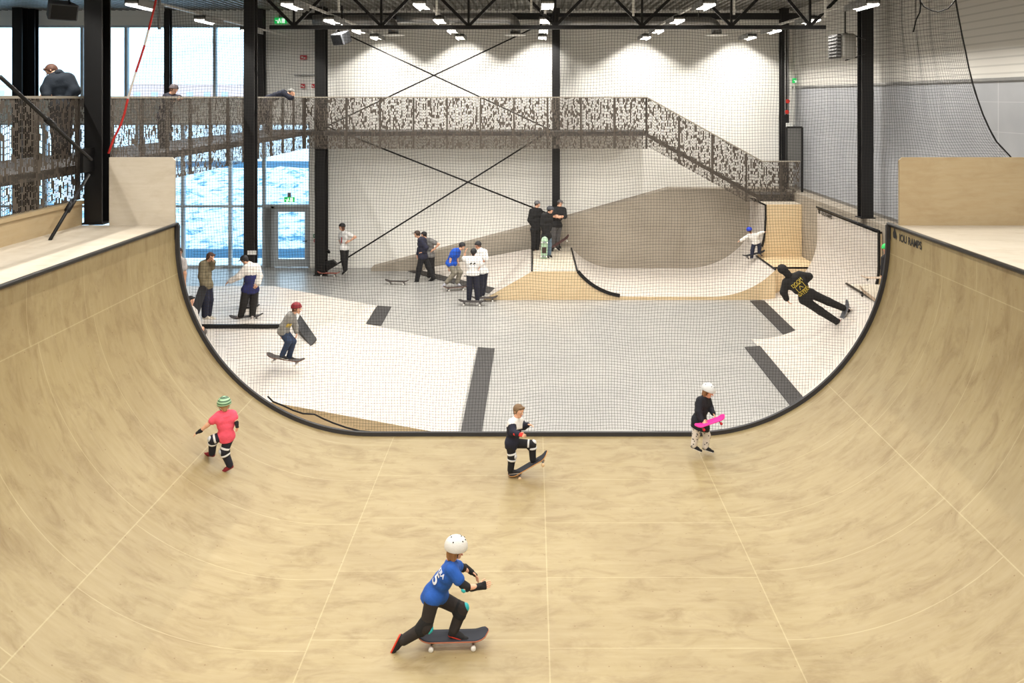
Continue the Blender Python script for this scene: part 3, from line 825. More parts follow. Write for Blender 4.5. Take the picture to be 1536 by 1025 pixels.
# left balcony
yy = [YE * 0 + 2.0]
ysl = []
yv = yb0
while yv > 3.0: ysl.append(yv); yv -= 1.14
ysl.append(3.0 - 0.4); ysl = ysl[::-1]
fence('balcony_railing', 'brown perforated metal railing running along the left balcony towards the far corner',
      [((xf, a), (xf, b), ZB, ZB, ZR, ZR) for a, b in zip(ysl[:-1], ysl[1:])],
      [(xf - 0.04, a, ZB, ZR) for a in ysl], [((xf, ysl[0], ZR + 0.02), (xf, ysl[-1], ZR + 0.02))])
# bridge along the far wall
px = [CX + xf / 21.5 * 960] + [519.5 + 50.3 * i for i in range(9)] + [970]
xs = [X(p, 21.5) for p in px]
fence('bridge_railing', 'brown perforated metal railing of the bridge crossing the white far wall',
      [((a, yb0), (b, yb0), ZB, ZB, ZR, ZR) for a, b in zip(xs[:-1], xs[1:])],
      [(a, yb0 + 0.04, ZB, ZR) for a in xs], [((xs[0], yb0, ZR + 0.02), (xs[-1], yb0, ZR + 0.02))])
# stair falling to the right
sx = [X(p, 21.5) for p in (970, 1019, 1069, 1120, 1143)]
def zt_(x): return ZR - (x - sx[0]) * (ZR - Z(243, 21.5)) / (sx[-1] - sx[0])
def zb_(x): return max(zt_(x) - 1.62, Z(304, 21.5))
zl = Z(243, 21.5); zlb = Z(322, 21.5); xe = X(1200, 21.5)
fence('stair_railing', 'brown perforated metal railing sloping down the stair at the right of the bridge',
      [((a, yb0), (b, yb0), zb_(a), zb_(b), zt_(a), zt_(b)) for a, b in zip(sx[:-1], sx[1:])] + [((sx[-1], yb0), (X(1172, 21.5), yb0), zlb, zlb, zl, zl), ((X(1172, 21.5), yb0), (xe, yb0), zlb, zlb, zl, zl)],
      [(a, yb0 + 0.04, zb_(a), zt_(a)) for a in sx[:-1]] + [(X(1172, 21.5), yb0 + 0.04, zlb, zl)],
      [((sx[0], yb0, ZR + 0.02), (sx[-1], yb0, zl + 0.02)), ((sx[-1], yb0, zl + 0.02), (xe, yb0, zl + 0.02))])
st = empty('steel_stair', (sx[0], yb0 + 0.6, zl - 1.0), 'steel stair flight behind the sloping perforated railing', 'stair')
nst = 12
for i in range(nst):
    xa = 3.9 + (sx[-1] - 3.9) * i / nst; z = ZD - (ZD - (zl - 1.1)) * (i + 1) / nst
    MB().box((xa, yb0 + 0.08, z - 0.04), (xa + 0.30, Y(22.3) - 0.2, z)).build('tread', M_RAIL, st)
MB().bar((3.9, yb0 + 0.07, ZD - 0.15), (sx[-1], yb0 + 0.07, zl - 1.25), 0.04, 0.12).build('stringer', M_RAIL, st)
MB().box((sx[-1], yb0 + 0.05, zl - 1.3), (8.79, Y(22.3) - 0.2, zl - 1.1)).build('landing', M_CHAR, st)
# cage post and box at the stair's lower end
t = empty('landing_gate', (X(1203, 21.5), yb0, 2.5), 'grey wire gate in a black frame at the right end of the stair landing', 'gate')
xa, xb = X(1180, 21.6), X(1203, 21.6); za, zc = Z(288, 21.6), Z(191, 21.6)
m = MB(); m.bar((xb, Y(21.6), za), (xb, Y(21.6), zc), 0.07).bar((xa, Y(21.6), zc), (xb, Y(21.6), zc), 0.06).bar((xa, Y(21.6), zl), (xa, Y(21.6), zc), 0.05); m.build('gate_frame', M_BLACK, t)
MB().box((xa + 0.03, Y(21.6) - 0.01, zl), (xb - 0.03, Y(21.6) + 0.01, zc - 0.03)).build('gate_panel', plain('gate_grey', (112, 112, 110), 0.5, 0.4), t)

# ================================================================== LAMPS
ZL = 7.67
rows = [(-8.6, 'added balcony row'), (-5.27, 'leftmost park row'), (-2.43, 'row second from left'),  # balcony row is added as fill light for the upper left
        (0.32, 'middle row'), (3.79, 'row second from right'), (7.3, 'rightmost row')]
ldepth = [21.75, 19.6, 17.0, 14.2, 11.4, 8.2, 4.4, 0.0]
LG = bpy.data.lights.new('lamp_light', 'AREA'); LG.shape = 'RECTANGLE'; LG.size = 0.06; LG.size_y = 1.15
LG.energy = LAMP_POWER; LG.color = LAMP_COLOR; LG.spread = math.pi
fix_mesh = None
for rx, rl in rows:
    MBr = MB()
    y0_, y1_ = -1.0, Y(22.6)
    MBr.box((rx - 0.035, y0_, ZL + 0.16), (rx + 0.035, y1_, ZL + 0.21))
    tag(MBr.build('lighting_track', plain('track_white', (206, 204, 198), 0.4)), 'white lighting track carrying the %s of lamps' % rl, 'lighting track')
    for li, yo in enumerate(ldepth):
        if rx < -8 and yo > 20: continue
        y = Y(yo)
        t = empty('ceiling_lamp', (rx, y, ZL), 'white linear hall lamp, %s from the far wall, in the %s' % (('first', 'second', 'third', 'fourth', 'fifth', 'sixth', 'seventh', 'eighth')[li], rl), 'lamp', 'hall lamps, %s' % rl)
        m = MB(); m.box((rx - 0.15, y - 0.62, ZL + 0.10), (rx + 0.15, y + 0.62, ZL + 0.14)); m.box((rx - 0.15, y - 0.62, ZL), (rx - 0.13, y + 0.62, ZL + 0.10)); m.box((rx + 0.13, y - 0.62, ZL), (rx + 0.15, y + 0.62, ZL + 0.10))
        m.build('housing', plain('lamp_housing', (150, 150, 148), 0.5), t)
        for yy in (y - 0.62, y + 0.605): MB().box((rx - 0.15, yy, ZL + 0.045), (rx + 0.15, yy + 0.015, ZL + 0.14)).build('end_cap', plain('lamp_housing', (150, 150, 148), 0.5), t)
        MB().box((rx - 0.13, y - 0.6, ZL + 0.085), (rx + 0.13, y + 0.6, ZL + 0.10)).build('diffuser', M_LAMP, t)
        MB().bar((rx, y, ZL + 0.135), (rx, y, ZL + 0.17), 0.03).build('hanger', M_GALV, t)
        l = bpy.data.objects.new('lamp_light', LG); COL.objects.link(l); l.parent = t; l.location = (0, 0, 0.08)
# silver ventilation ducts under the ceiling
def duct(x0, x1, zc, yo, label, down=True, r=0.17):
    y = Y(yo); t = empty('ventilation_duct', ((x0 + x1) / 2, y, zc), label, 'duct')
    p = [(x0, y, zc)] + [(x0 + (x1 - 0.3 - x0) * i / 6, y, zc) for i in range(1, 7)]
    for i in range(1, 7):
        a = math.pi / 2 * i / 6; p.append((x1 - 0.3 + 0.3 * math.sin(a), y, zc - 0.3 + 0.3 * math.cos(a)))
    zb = Z(52, yo); p.append((x1, y, zb))
    MB().tube(p, r, 16).build('pipe', M_GALV, t, True)
    for xx in (x0 + 0.3, x1 - 0.6): MB().bar((xx, y, zc + r - 0.02), (xx, y, ZT + 0.02), 0.02).build('hanger', M_GALV, t)
    MB().tube([(x1, y, zb + 0.02), (x1, y, zb), (x1, y, zb - 0.03)], [0.2, 0.36, 0.36], 18).build('air_diffuser', M_WHITE, t, True)
duct(X(470, 20.8), X(590, 20.8), Z(30, 20.8), 20.8, 'short silver air duct at the left under the roof, ending in a round outlet')
duct(X(596, 21.2), X(773, 21.2), Z(27, 21.2), 21.2, 'long silver air duct left of the middle column')
duct(X(838, 21.0), X(1075, 21.0), Z(33, 21.0), 21.0, 'long silver air duct right of the middle column')
for i, (p, yb) in enumerate(((508, 18), (655, 23), (797, 19), (950, 24), (1101, 22), (1238, 26))):
    o = MB().tube([W(p, yb, 15), W(p, yb, 15) + Vector((0.0, 0, ZT - W(p, yb, 15).z))], 0.028, 6).build('hanging_tube', M_WHITE, None, True)
    tag(o, 'thin white tube hanging through the truss, %s from the left' % ('first', 'second', 'third', 'fourth', 'fifth', 'sixth')[i], 'tube', 'white tubes hanging through the truss')
# loudspeakers
def speaker(px, py, yo, s, yaw, label):
    c = W(px, py, yo); t = empty('loudspeaker', c, label, 'speaker')
    R = Matrix.Rotation(yaw, 3, 'Z') @ Matrix.Rotation(0.35, 3, 'X')
    def T(p): return tuple(c + R @ Vector(p))
    m = MB(); a, b, d = s * .5, s * .32, s * .3
    poly = [(-a, -b), (-a * .6, -b * 1.1), (a * .6, -b * 1.1), (a, -b), (a * .7, b), (-a * .7, b)]
    i = len(m.v); m.v = [T((x, y, -d)) for x, y in poly] + [T((x, y, d)) for x, y in poly]
    for j in range(6): m.f.append((j, (j + 1) % 6, 6 + (j + 1) % 6, 6 + j)); m.mi.append(0)
    m.f.append(tuple(range(6))[::-1]); m.f.append(tuple(range(6, 12))); m.mi += [0, 0]
    bevel(m.build('cabinet', plain('speaker_grey', (92, 94, 98), 0.6), t), 0.02)
    m = MB(); m.v = [T(p) for p in ((-a * .85, -b * 1.12, -d * .85), (a * .85, -b * 1.12, -d * .85), (a * .85, -b * 1.12, d * .85), (-a * .85, -b * 1.12, d * .85))]; m.f = [(0, 1, 2, 3)]; m.mi = [0]
    m.build('grille', M_BLACK, t)
    m = MB(); m.bar(c + Vector((-a * .8, 0, 0)), c + Vector((-a * .5, 0, s * .55)), 0.03).bar(c + Vector((a * .8, 0, 0)), c + Vector((a * .5, 0, s * .55)), 0.03).bar(c + Vector((-a * .5, 0, s * .55)), c + Vector((a * .5, 0, s * .55)), 0.04).bar(c + Vector((0, 0, s * .55)), c + Vector((0, 0, s * .55 + .6)), 0.04)
    m.build('bracket', M_BLACK, t)
speaker(91, 15, 13.5, 0.58, 0.85, 'dark loudspeaker hanging in front of the upper left windows')
speaker(513, 57, 17.5, 0.52, -0.7, 'grey loudspeaker hanging beside the truss left end')
# fan heater on the right column
c = W(1262, 70, 16.8); t = empty('fan_heater', c, 'grey fan heater with louvred outlet hung beside the right column', 'heater')
o = MB().box((c.x - 0.12, c.y - 0.32, c.z - 0.33), (c.x + 0.28, c.y + 0.32, c.z + 0.33)).build('casing', plain('heater_grey', (150, 148, 142), 0.45, 0.4), t); bevel(o, 0.08, 3)
m = MB(); m.box((c.x - 0.22, c.y - 0.3, c.z - 0.31), (c.x - 0.12, c.y + 0.3, c.z + 0.31)); m.build('outlet', M_CHAR, t)
m = MB()
for i in range(7): m.box((c.x - 0.25, c.y - 0.29, c.z - 0.27 + i * 0.085), (c.x - 0.2, c.y + 0.29, c.z - 0.24 + i * 0.085)); m.box((c.x - 0.24, c.y - 0.32, c.z - 0.27 + i * 0.085), (c.x - 0.13, c.y - 0.3, c.z - 0.235 + i * 0.085))
m.build('louvres', M_GALV, t)
m = MB(); m.bar((c.x + .1, c.y, c.z + .33), (c.x + .1, c.y, c.z + 1.1), 0.03).bar((c.x + .1, c.y, c.z - .36), (c.x + .65, c.y, c.z - .2), 0.03).bar((c.x + .1, c.y, c.z + .36), (c.x + .65, c.y, c.z + .2), 0.03); m.build('bracket', M_BLACK, t)
# exit signs
def exit_sign(px, py, yo, w, label, facing='y'):
    c = W(px, py, yo); t = empty('exit_sign', c, label, 'sign'); h = w * .5
    if facing == 'y': Rr, U, Nn = Vector((1, 0, 0)), Vector((0, 0, 1)), Vector((0, -1, 0))
    else: Rr, U, Nn = Vector((0, -1, 0)), Vector((0, 0, 1)), Vector((-1, 0, 0))
    def q(m, x0, z0, x1, z1, d): m.face([c + Rr * x0 * w + U * z0 * w + Nn * d, c + Rr * x1 * w + U * z0 * w + Nn * d, c + Rr * x1 * w + U * z1 * w + Nn * d, c + Rr * x0 * w + U * z1 * w + Nn * d])
    m = MB(); m.bar(c - Rr * w / 2, c + Rr * w / 2, 0.05, h); m.build('housing', M_GREEN, t)
    m = MB(); q(m, .12, -.2, .38, .2, .04); q(m, -.12, .08, -.02, .18, .04); q(m, -.16, -.06, 0, .08, .04); q(m, -.26, -.2, -.12, -.05, .04); q(m, -.04, -.18, .04, -.04, .04); q(m, -.4, -.02, -.22, .04, .04)
    m.build('pictogram', M_SIGNW, t)
    m = MB(); m.bar(c + U * h * .5, c + U * (h * .5 + .16), 0.12, 0.03); m.build('mounting', M_GALV, t)
exit_sign(434, 299.5, 22.87, 0.36, 'green exit sign with white running figure above the glass door')
exit_sign(421, 31, 22.87, 0.42, 'green exit sign high on the wall left of the corner column')
exit_sign(1196, 121, 22.6, 0.34, 'green exit sign at the far right corner above the grey panels')
def small_sign(px, py, w, h, rgb, label, yo=22.8):
    c = W(px, py, yo); t = empty('wall_sign', c, label, 'sign')
    MB().box((c.x - w / 2, c.y, c.z - h / 2), (c.x + w / 2, c.y + 0.03, c.z + h / 2)).build('plate', plain('sign_paint', rgb, 0.5), t)
    m = MB(); m.box((c.x - w * .3, c.y - 0.012, c.z - h * .2), (c.x - w * .05, c.y, c.z + h * .2)); m.box((c.x + w * .05, c.y - 0.012, c.z - h * .3), (c.x + w * .3, c.y, c.z - h * .05)); m.build('symbol', M_WHITE, t)
small_sign(455, 86, .24, .15, (190, 40, 50), 'red fire equipment sign high on the wall by the corner column')
small_sign(454, 129, .15, .15, (190, 40, 50), 'red fire sign just above the balcony rail')
small_sign(469.5, 129, .1, .14, (200, 40, 50), 'narrow red sign beside the corner column above the rail')
small_sign(473, 354, .15, .12, (60, 130, 90), 'small green notice on the white strip right of the glass door')
small_sign(473.5, 361.5, .14, .10, (190, 60, 70), 'small red notice below the green one by the door')
m = MB(); m.bar(W(441, 112.5, 22.8), W(472, 112.5, 22.8), 0.04); tag(m.build('wall_rail', M_GALV), 'thin grey rail on the wall left of the corner column', 'rail')
def pipe(a, b, r, mat, label): tag(MB().tube([a, b], r, 6).build('wall_pipe', mat), label, 'pipe')
pipe(W(1178, 45, 22.05), W(1178, 172, 22.05), 0.025, M_GALV, 'left of two thin grey pipes on the right corner column')
pipe(W(1182, 45, 22.05), W(1182, 172, 22.05), 0.025, M_GALV, 'right of two thin grey pipes on the right corner column')
pipe(W(1192, 128, 22.6), W(1191, 187, 22.6), 0.035, M_WHITE, 'short white pipe below the far right exit sign')
def valve(px, py, label):
    c = W(px, py, 22.05); m = MB(); m.tube([c + Vector((0, 0, -.06)), c + Vector((0, 0, .06))], [0.05, 0.05], 10).tube([c + Vector((0, -.07, 0)), c], [0.07, 0.07], 10)
    tag(m.build('pipe_valve', plain('valve_red', (190, 40, 30), 0.4)), label, 'valve')
valve(1181, 152, 'upper red valve on the pipes by the right corner column')
valve(1180, 168, 'lower red valve on the pipes by the right corner column')
c = W(1205, 222, 22.4); tag(bevel(MB().box((c.x, c.y - .02, c.z - .1), (c.x + .1, c.y + .1, c.z + .1)).build('switch_box', M_WHITE)), 'small white switch box on the grey right wall by the gate', 'box')
c = W(1183, 188, 22.2); tag(bevel(MB().box((c.x - .1, c.y - .1, c.z - .06), (c.x + .1, c.y + .1, c.z + .08)).build('junction_box', M_WHITE)), 'white junction box on top of the wire gate', 'box')

# ================================================================== SAFETY NET
YNET = YE + 0.26
def netbot(x):
    px = CX + x * F / YNET
    t = [(400, 596), (425, 608), (455, 619), (472, 620.5), (500, 634), (540, 646), (600, 649.5), (645, 652)]
    z = ramp_z(x) - 0.03
    if 400 < px < 645:
        for a, b in zip(t[:-1], t[1:]):
            if a[0] <= px <= b[0]:
                py = a[1] + (b[1] - a[1]) * (px - a[0]) / (b[0] - a[0]); z = max(z, CZ - (py - HY) * YNET / F)
    return z
def nx_(px): return (px - CX) * YNET / F
def nz_(py): return CZ - (py - HY) * YNET / F
RB = [(1520, 240), (1512, 231), (1495, 213), (1484, 193), (1474.5, 172), (1466, 148), (1459, 125), (1453, 101), (1448.5, 78), (1443, 52), (1438, 26), (1434, 3), (1432, -20)]     # right border rope
LBp = [(163, 240), (176, 190), (200, 110), (222, 45), (237, 0), (243, -20)]            # left border rope
def bord(t, py):
    for a, b in zip(t[:-1], t[1:]):
        if b[1] <= py <= a[1]: return a[0] + (b[0] - a[0]) * (py - a[1]) / (b[1] - a[1])
    return t[0][0] if py > t[0][1] else t[-1][0]
NTOP = nz_(-14)
cell = 0.0505
UL, UR = nx_(120), nx_(1512)
def netpos(u, z):
    py = HY + (CZ - z) * F / YNET
    xr = nx_(bord(RB, py)); x = u
    piv = nx_(1330)
    if u > piv: x = piv + (u - piv) * (xr - piv) / (UR - piv)
    # folds gathered below the top right corner
    g = math.exp(-((u - nx_(1400)) / 0.7) ** 2) * max(0, min(1, (z - 4.6) / 3.0))
    x += 0.05 * g * math.sin(u * 16)
    dx = 0.018 * math.sin(z * 1.9 + u * 0.7) + 0.012 * math.sin(z * 4.1 + u * 2.0)
    dz = 0.022 * math.sin(u * 1.7 + z * 0.8) + 0.012 * math.sin(u * 5.3 + z)
    y = YNET + 0.07 * math.sin(u * 1.1 + z * 0.5) * 0.5 + 0.05 * g * math.cos(u * 16)
    return x + dx, y, z + dz
V = []; FC = []
def strand(ptsx, r):
    n = len(ptsx)
    if n < 2: return
    a = np.array(ptsx); d = np.gradient(a, axis=0); d /= np.linalg.norm(d, axis=1)[:, None] + 1e-9
    u1 = np.cross(d, (0, 1, 0)); u1 /= np.linalg.norm(u1, axis=1)[:, None] + 1e-9; u2 = np.cross(d, u1)
    i0 = len(V)
    ring = np.stack([a + (u1 * math.cos(t) + u2 * math.sin(t)) * r for t in (0.5, 2.594, 4.689)], 1)
    V.extend(map(tuple, ring.reshape(-1, 3)))
    for j in range(n - 1):
        for k_ in range(3):
            p = i0 + j * 3 + k_; q = i0 + j * 3 + (k_ + 1) % 3; FC.append((p, q, q + 3, p + 3))
NR = 0.0023
us = np.arange(UL, UR + cell / 2, cell)
for u in us:
    zb = netbot(u); zz = [zb] + list(np.arange(math.ceil(zb / 0.2 + 0.3) * 0.2, NTOP, 0.2)) + [NTOP]
    pts_ = []
    for z in zz:
        py = HY + (CZ - z) * F / YNET
        x, y, z2 = netpos(u, z)
        if u < nx_(bord(LBp, py)): continue
        pts_.append((x, y, z2))
    strand(pts_, NR)
for z in np.arange(0.0, NTOP, cell):
    py = HY + (CZ - z) * F / YNET; ul = max(UL, nx_(bord(LBp, py))); run = []
    for u in np.arange(ul, UR + 0.1, 0.2):
        u = min(u, UR)
        if netbot(u) <= z: run.append(netpos(u, z))
        else: strand(run, NR); run = []
    strand(run, NR)
me = bpy.data.meshes.new('mesh_strands'); me.from_pydata(V, [], FC); me.materials.append(plain('net_cord', (44, 42, 42), 0.8))
net = empty('safety_net', (0, YNET, ZTOPR), 'large dark safety net hanging across the far end of the half pipe', 'net')
link('netting', me, net)
M_ROPE = plain('rope_black', (22, 22, 24), 0.8)
def rope(pts, r, mat, name, parent=net): return MB().tube(pts, r, 6).build(name, mat, parent, True)
rope([(nx_(a), YNET, nz_(b)) for a, b in RB], 0.013, M_ROPE, 'border_rope')
rope([(nx_(a), YNET, nz_(b)) for a, b in ((1380, 2), (1386, 10), (1398, 16), (1407, 18), (1422, 13), (1431, 3), (1434, -5))], 0.011, M_ROPE, 'border_rope')
rope([(nx_(a), YNET - 0.02, nz_(b)) for a, b in ((402, 594), (410, 602), (425, 608), (440, 615), (455, 620), (472, 621), (486, 628), (500, 634), (520, 641), (540, 646), (570, 649), (600, 649.5), (640, 652), (700, 653))], 0.014, M_ROPE, 'bottom_rope')
rope([(nx_(a), YNET, nz_(b)) for a, b in ((1379, -12), (1381, 8), (1380, 18), (1374, 30), (1370, 48))], 0.012, M_ROPE, 'gather_cord')
# red and white line at the net's left edge
M_RED = plain('rope_red', (190, 40, 34), 0.7); M_RW = plain('rope_white', (225, 220, 215), 0.7)
rl_ = empty('signal_rope', (nx_(200), YNET, nz_(240)), 'red and white striped rope running down the left edge of the net', 'rope')
seg = [(237, -4), (232, 18), (225, 45), (219, 68), (212, 90), (206, 108), (200, 128), (194, 148), (189, 170), (183, 188), (172, 210), (165, 230)]
m1, m2 = MB(), MB()
for i, (a, b) in enumerate(zip(seg[:-1], seg[1:])):
    (m2 if i in (2, 5, 6) else m1).tube([(nx_(a[0]), YNET - .05, nz_(a[1])), (nx_(b[0]), YNET - .05, nz_(b[1]))], 0.018, 6)
m1.build('red_length', M_RED, rl_); m2.build('white_length', M_RW, rl_)
o = MB().tube([W(239, -6, 12.0), W(239, 44, 12.0)], 0.03, 6).build('hanging_chain', M_GALV); tag(o, 'short grey chain hanging at the top beside the red rope', 'chain')

# ================================================================== PEOPLE
class Field:
    """signed-distance body: smooth union of tapered limbs, turned into one closed mesh"""
    def __init__(s, h, k=0.02): s.h = h; s.k = k; s.p = []; s.cuts = []
    def cone(s, a, b, ra, rb, k=None): s.p.append(('c', np.array(a, float), np.array(b, float), ra, rb, s.k if k is None else k)); return s
    def ell(s, c, rad, axes=None, k=None):
        s.p.append(('e', np.array(c, float), np.array(rad, float), np.eye(3) if axes is None else np.array(axes, float), 0, s.k if k is None else k)); return s
    def cut(s, point, normal):          # keeps the side the normal points away from
        s.cuts.append((np.array(point, float), np.array(normal, float))); return s
    def mesh(s):
        los, his = [], []
        for q in s.p:
            if q[0] == 'c':
                r = max(q[3], q[4]); los.append(np.minimum(q[1] , q[2]) - r); his.append(np.maximum(q[1], q[2]) + r)
            else:
                r = q[2].max(); los.append(q[1] - r); his.append(q[1] + r)
        lo = np.min(los, 0) - 3 * s.h; hi = np.max(his, 0) + 3 * s.h; h = s.h
        n = np.ceil((hi - lo) / h).astype(int) + 1
        G = np.full(n, 1.0)
        for q, l, u in zip(s.p, los, his):
            m = q[5] + 3 * h
            i0 = np.maximum(0, np.floor((l - m - lo) / h).astype(int)); i1 = np.minimum(n, np.ceil((u + m - lo) / h).astype(int) + 1)
            ax = [lo[d] + h * np.arange(i0[d], i1[d]) for d in range(3)]
            Xg, Yg, Zg = np.meshgrid(*ax, indexing='ij')
            if q[0] == 'c':
                a, b = q[1], q[2]; ba = b - a; L = ba @ ba + 1e-12
                px, py, pz = Xg - a[0], Yg - a[1], Zg - a[2]
                t = np.clip((px * ba[0] + py * ba[1] + pz * ba[2]) / L, 0, 1)
                d = np.sqrt((px - t * ba[0]) ** 2 + (py - t * ba[1]) ** 2 + (pz - t * ba[2]) ** 2) - (q[3] + (q[4] - q[3]) * t)
            else:
                c, rad, A = q[1], q[2], q[3]
                px, py, pz = Xg - c[0], Yg - c[1], Zg - c[2]
                l3 = [px * A[i][0] + py * A[i][1] + pz * A[i][2] for i in range(3)]
                k0 = np.sqrt(sum((l3[i] / rad[i]) ** 2 for i in range(3))); k1 = np.sqrt(sum((l3[i] / rad[i] ** 2) ** 2 for i in range(3))) + 1e-9
                d = k0 * (k0 - 1) / k1
            sl = tuple(slice(i0[j], i1[j]) for j in range(3)); g = G[sl]; k = max(q[5], 1e-5)
            hh = np.maximum(k - np.abs(g - d), 0) / k
            G[sl] = np.minimum(g, d) - hh * hh * k / 4
        if s.cuts:
            ax = [lo[d] + h * np.arange(n[d]) for d in range(3)]
            Xg, Yg, Zg = np.meshgrid(*ax, indexing='ij')
            for c, nn in s.cuts:
                nn = nn / np.linalg.norm(nn)
                G = np.maximum(G, (Xg - c[0]) * nn[0] + (Yg - c[1]) * nn[1] + (Zg - c[2]) * nn[2])
        G[G == 0] = 1e-9
        S = G < 0
        c8 = [(i, j, k) for i in (0, 1) for j in (0, 1) for k in (0, 1)]
        cnt = sum(S[i:n[0] - 1 + i, j:n[1] - 1 + j, k:n[2] - 1 + k].astype(np.int8) for i, j, k in c8)
        act = (cnt > 0) & (cnt < 8); idx = np.argwhere(act)
        if len(idx) == 0: return np.zeros((0, 3)), []
        vals = {c: G[idx[:, 0] + c[0], idx[:, 1] + c[1], idx[:, 2] + c[2]] for c in c8}
        acc = np.zeros((len(idx), 3)); num = np.zeros(len(idx))
        for c in c8:
            for a in range(3):
                if c[a] == 0:
                    c2 = list(c); c2[a] = 1; c2 = tuple(c2); v0, v1 = vals[c], vals[c2]
                    cr = (v0 < 0) != (v1 < 0); t = np.where(cr, v0 / np.where(cr, v0 - v1, 1), 0)
                    p = np.array(c, float)[None].repeat(len(idx), 0); p[:, a] += t
                    acc += p * cr[:, None]; num += cr
        V = lo + (idx + acc / num[:, None]) * h
        ID = np.full(act.shape, -1, int); ID[idx[:, 0], idx[:, 1], idx[:, 2]] = np.arange(len(idx))
        quads = []
        for a in range(3):
            b, c = (a + 1) % 3, (a + 2) % 3
            s0 = [slice(None)] * 3; s1 = [slice(None)] * 3; s0[a] = slice(0, n[a] - 1); s1[a] = slice(1, n[a])
            A0, A1 = S[tuple(s0)], S[tuple(s1)]
            E = np.argwhere(A0 != A1); E = E[(E[:, b] > 0) & (E[:, c] > 0) & (E[:, b] < n[b] - 1) & (E[:, c] < n[c] - 1)]
            if not len(E): continue
            fl_ = A0[E[:, 0], E[:, 1], E[:, 2]]
            def g(db, dc):
                e = E.copy(); e[:, b] -= db; e[:, c] -= dc; return ID[e[:, 0], e[:, 1], e[:, 2]]
            q = np.stack([g(1, 1), g(0, 1), g(0, 0), g(1, 0)], 1)
            q[~fl_] = q[~fl_][:, ::-1]; quads.append(q[(q >= 0).all(1)])
        return V, np.concatenate(quads).tolist()
def sd_obj(name, fld, mats, parent, matfn=None, extra=None):
    V, Q = fld.mesh()
    V = V.tolist(); 
    for f2 in (extra or []):
        v2, q2 = f2.mesh(); o = len(V); V += v2.tolist(); Q += [[i + o for i in q] for q in q2]
    me = bpy.data.meshes.new(name); me.from_pydata(V, [], Q)
    mats = mats if isinstance(mats, (list, tuple)) else [mats]
    for m in mats: me.materials.append(m)
    me.polygons.foreach_set('use_smooth', [True] * len(me.polygons))
    if matfn is not None:
        C = np.empty(len(me.polygons) * 3); me.polygons.foreach_get('center', C); C = C.reshape(-1, 3)
        me.polygons.foreach_set('material_index', matfn(C).astype(int))
    o = link(name, me, parent); return o
def vn(v): v = np.array(v, float); return v / (np.linalg.norm(v) + 1e-9)
def ortho(u, f):
    f = vn(f); u = np.array(u, float); u = vn(u - f * (u @ f)); return u
NAMES = ['head', 'neck', 'pel', 'shA', 'elA', 'wrA', 'haA', 'shB', 'elB', 'wrB', 'haB', 'hiA', 'knA', 'anA', 'toA', 'hiB', 'knB', 'anB', 'toB']
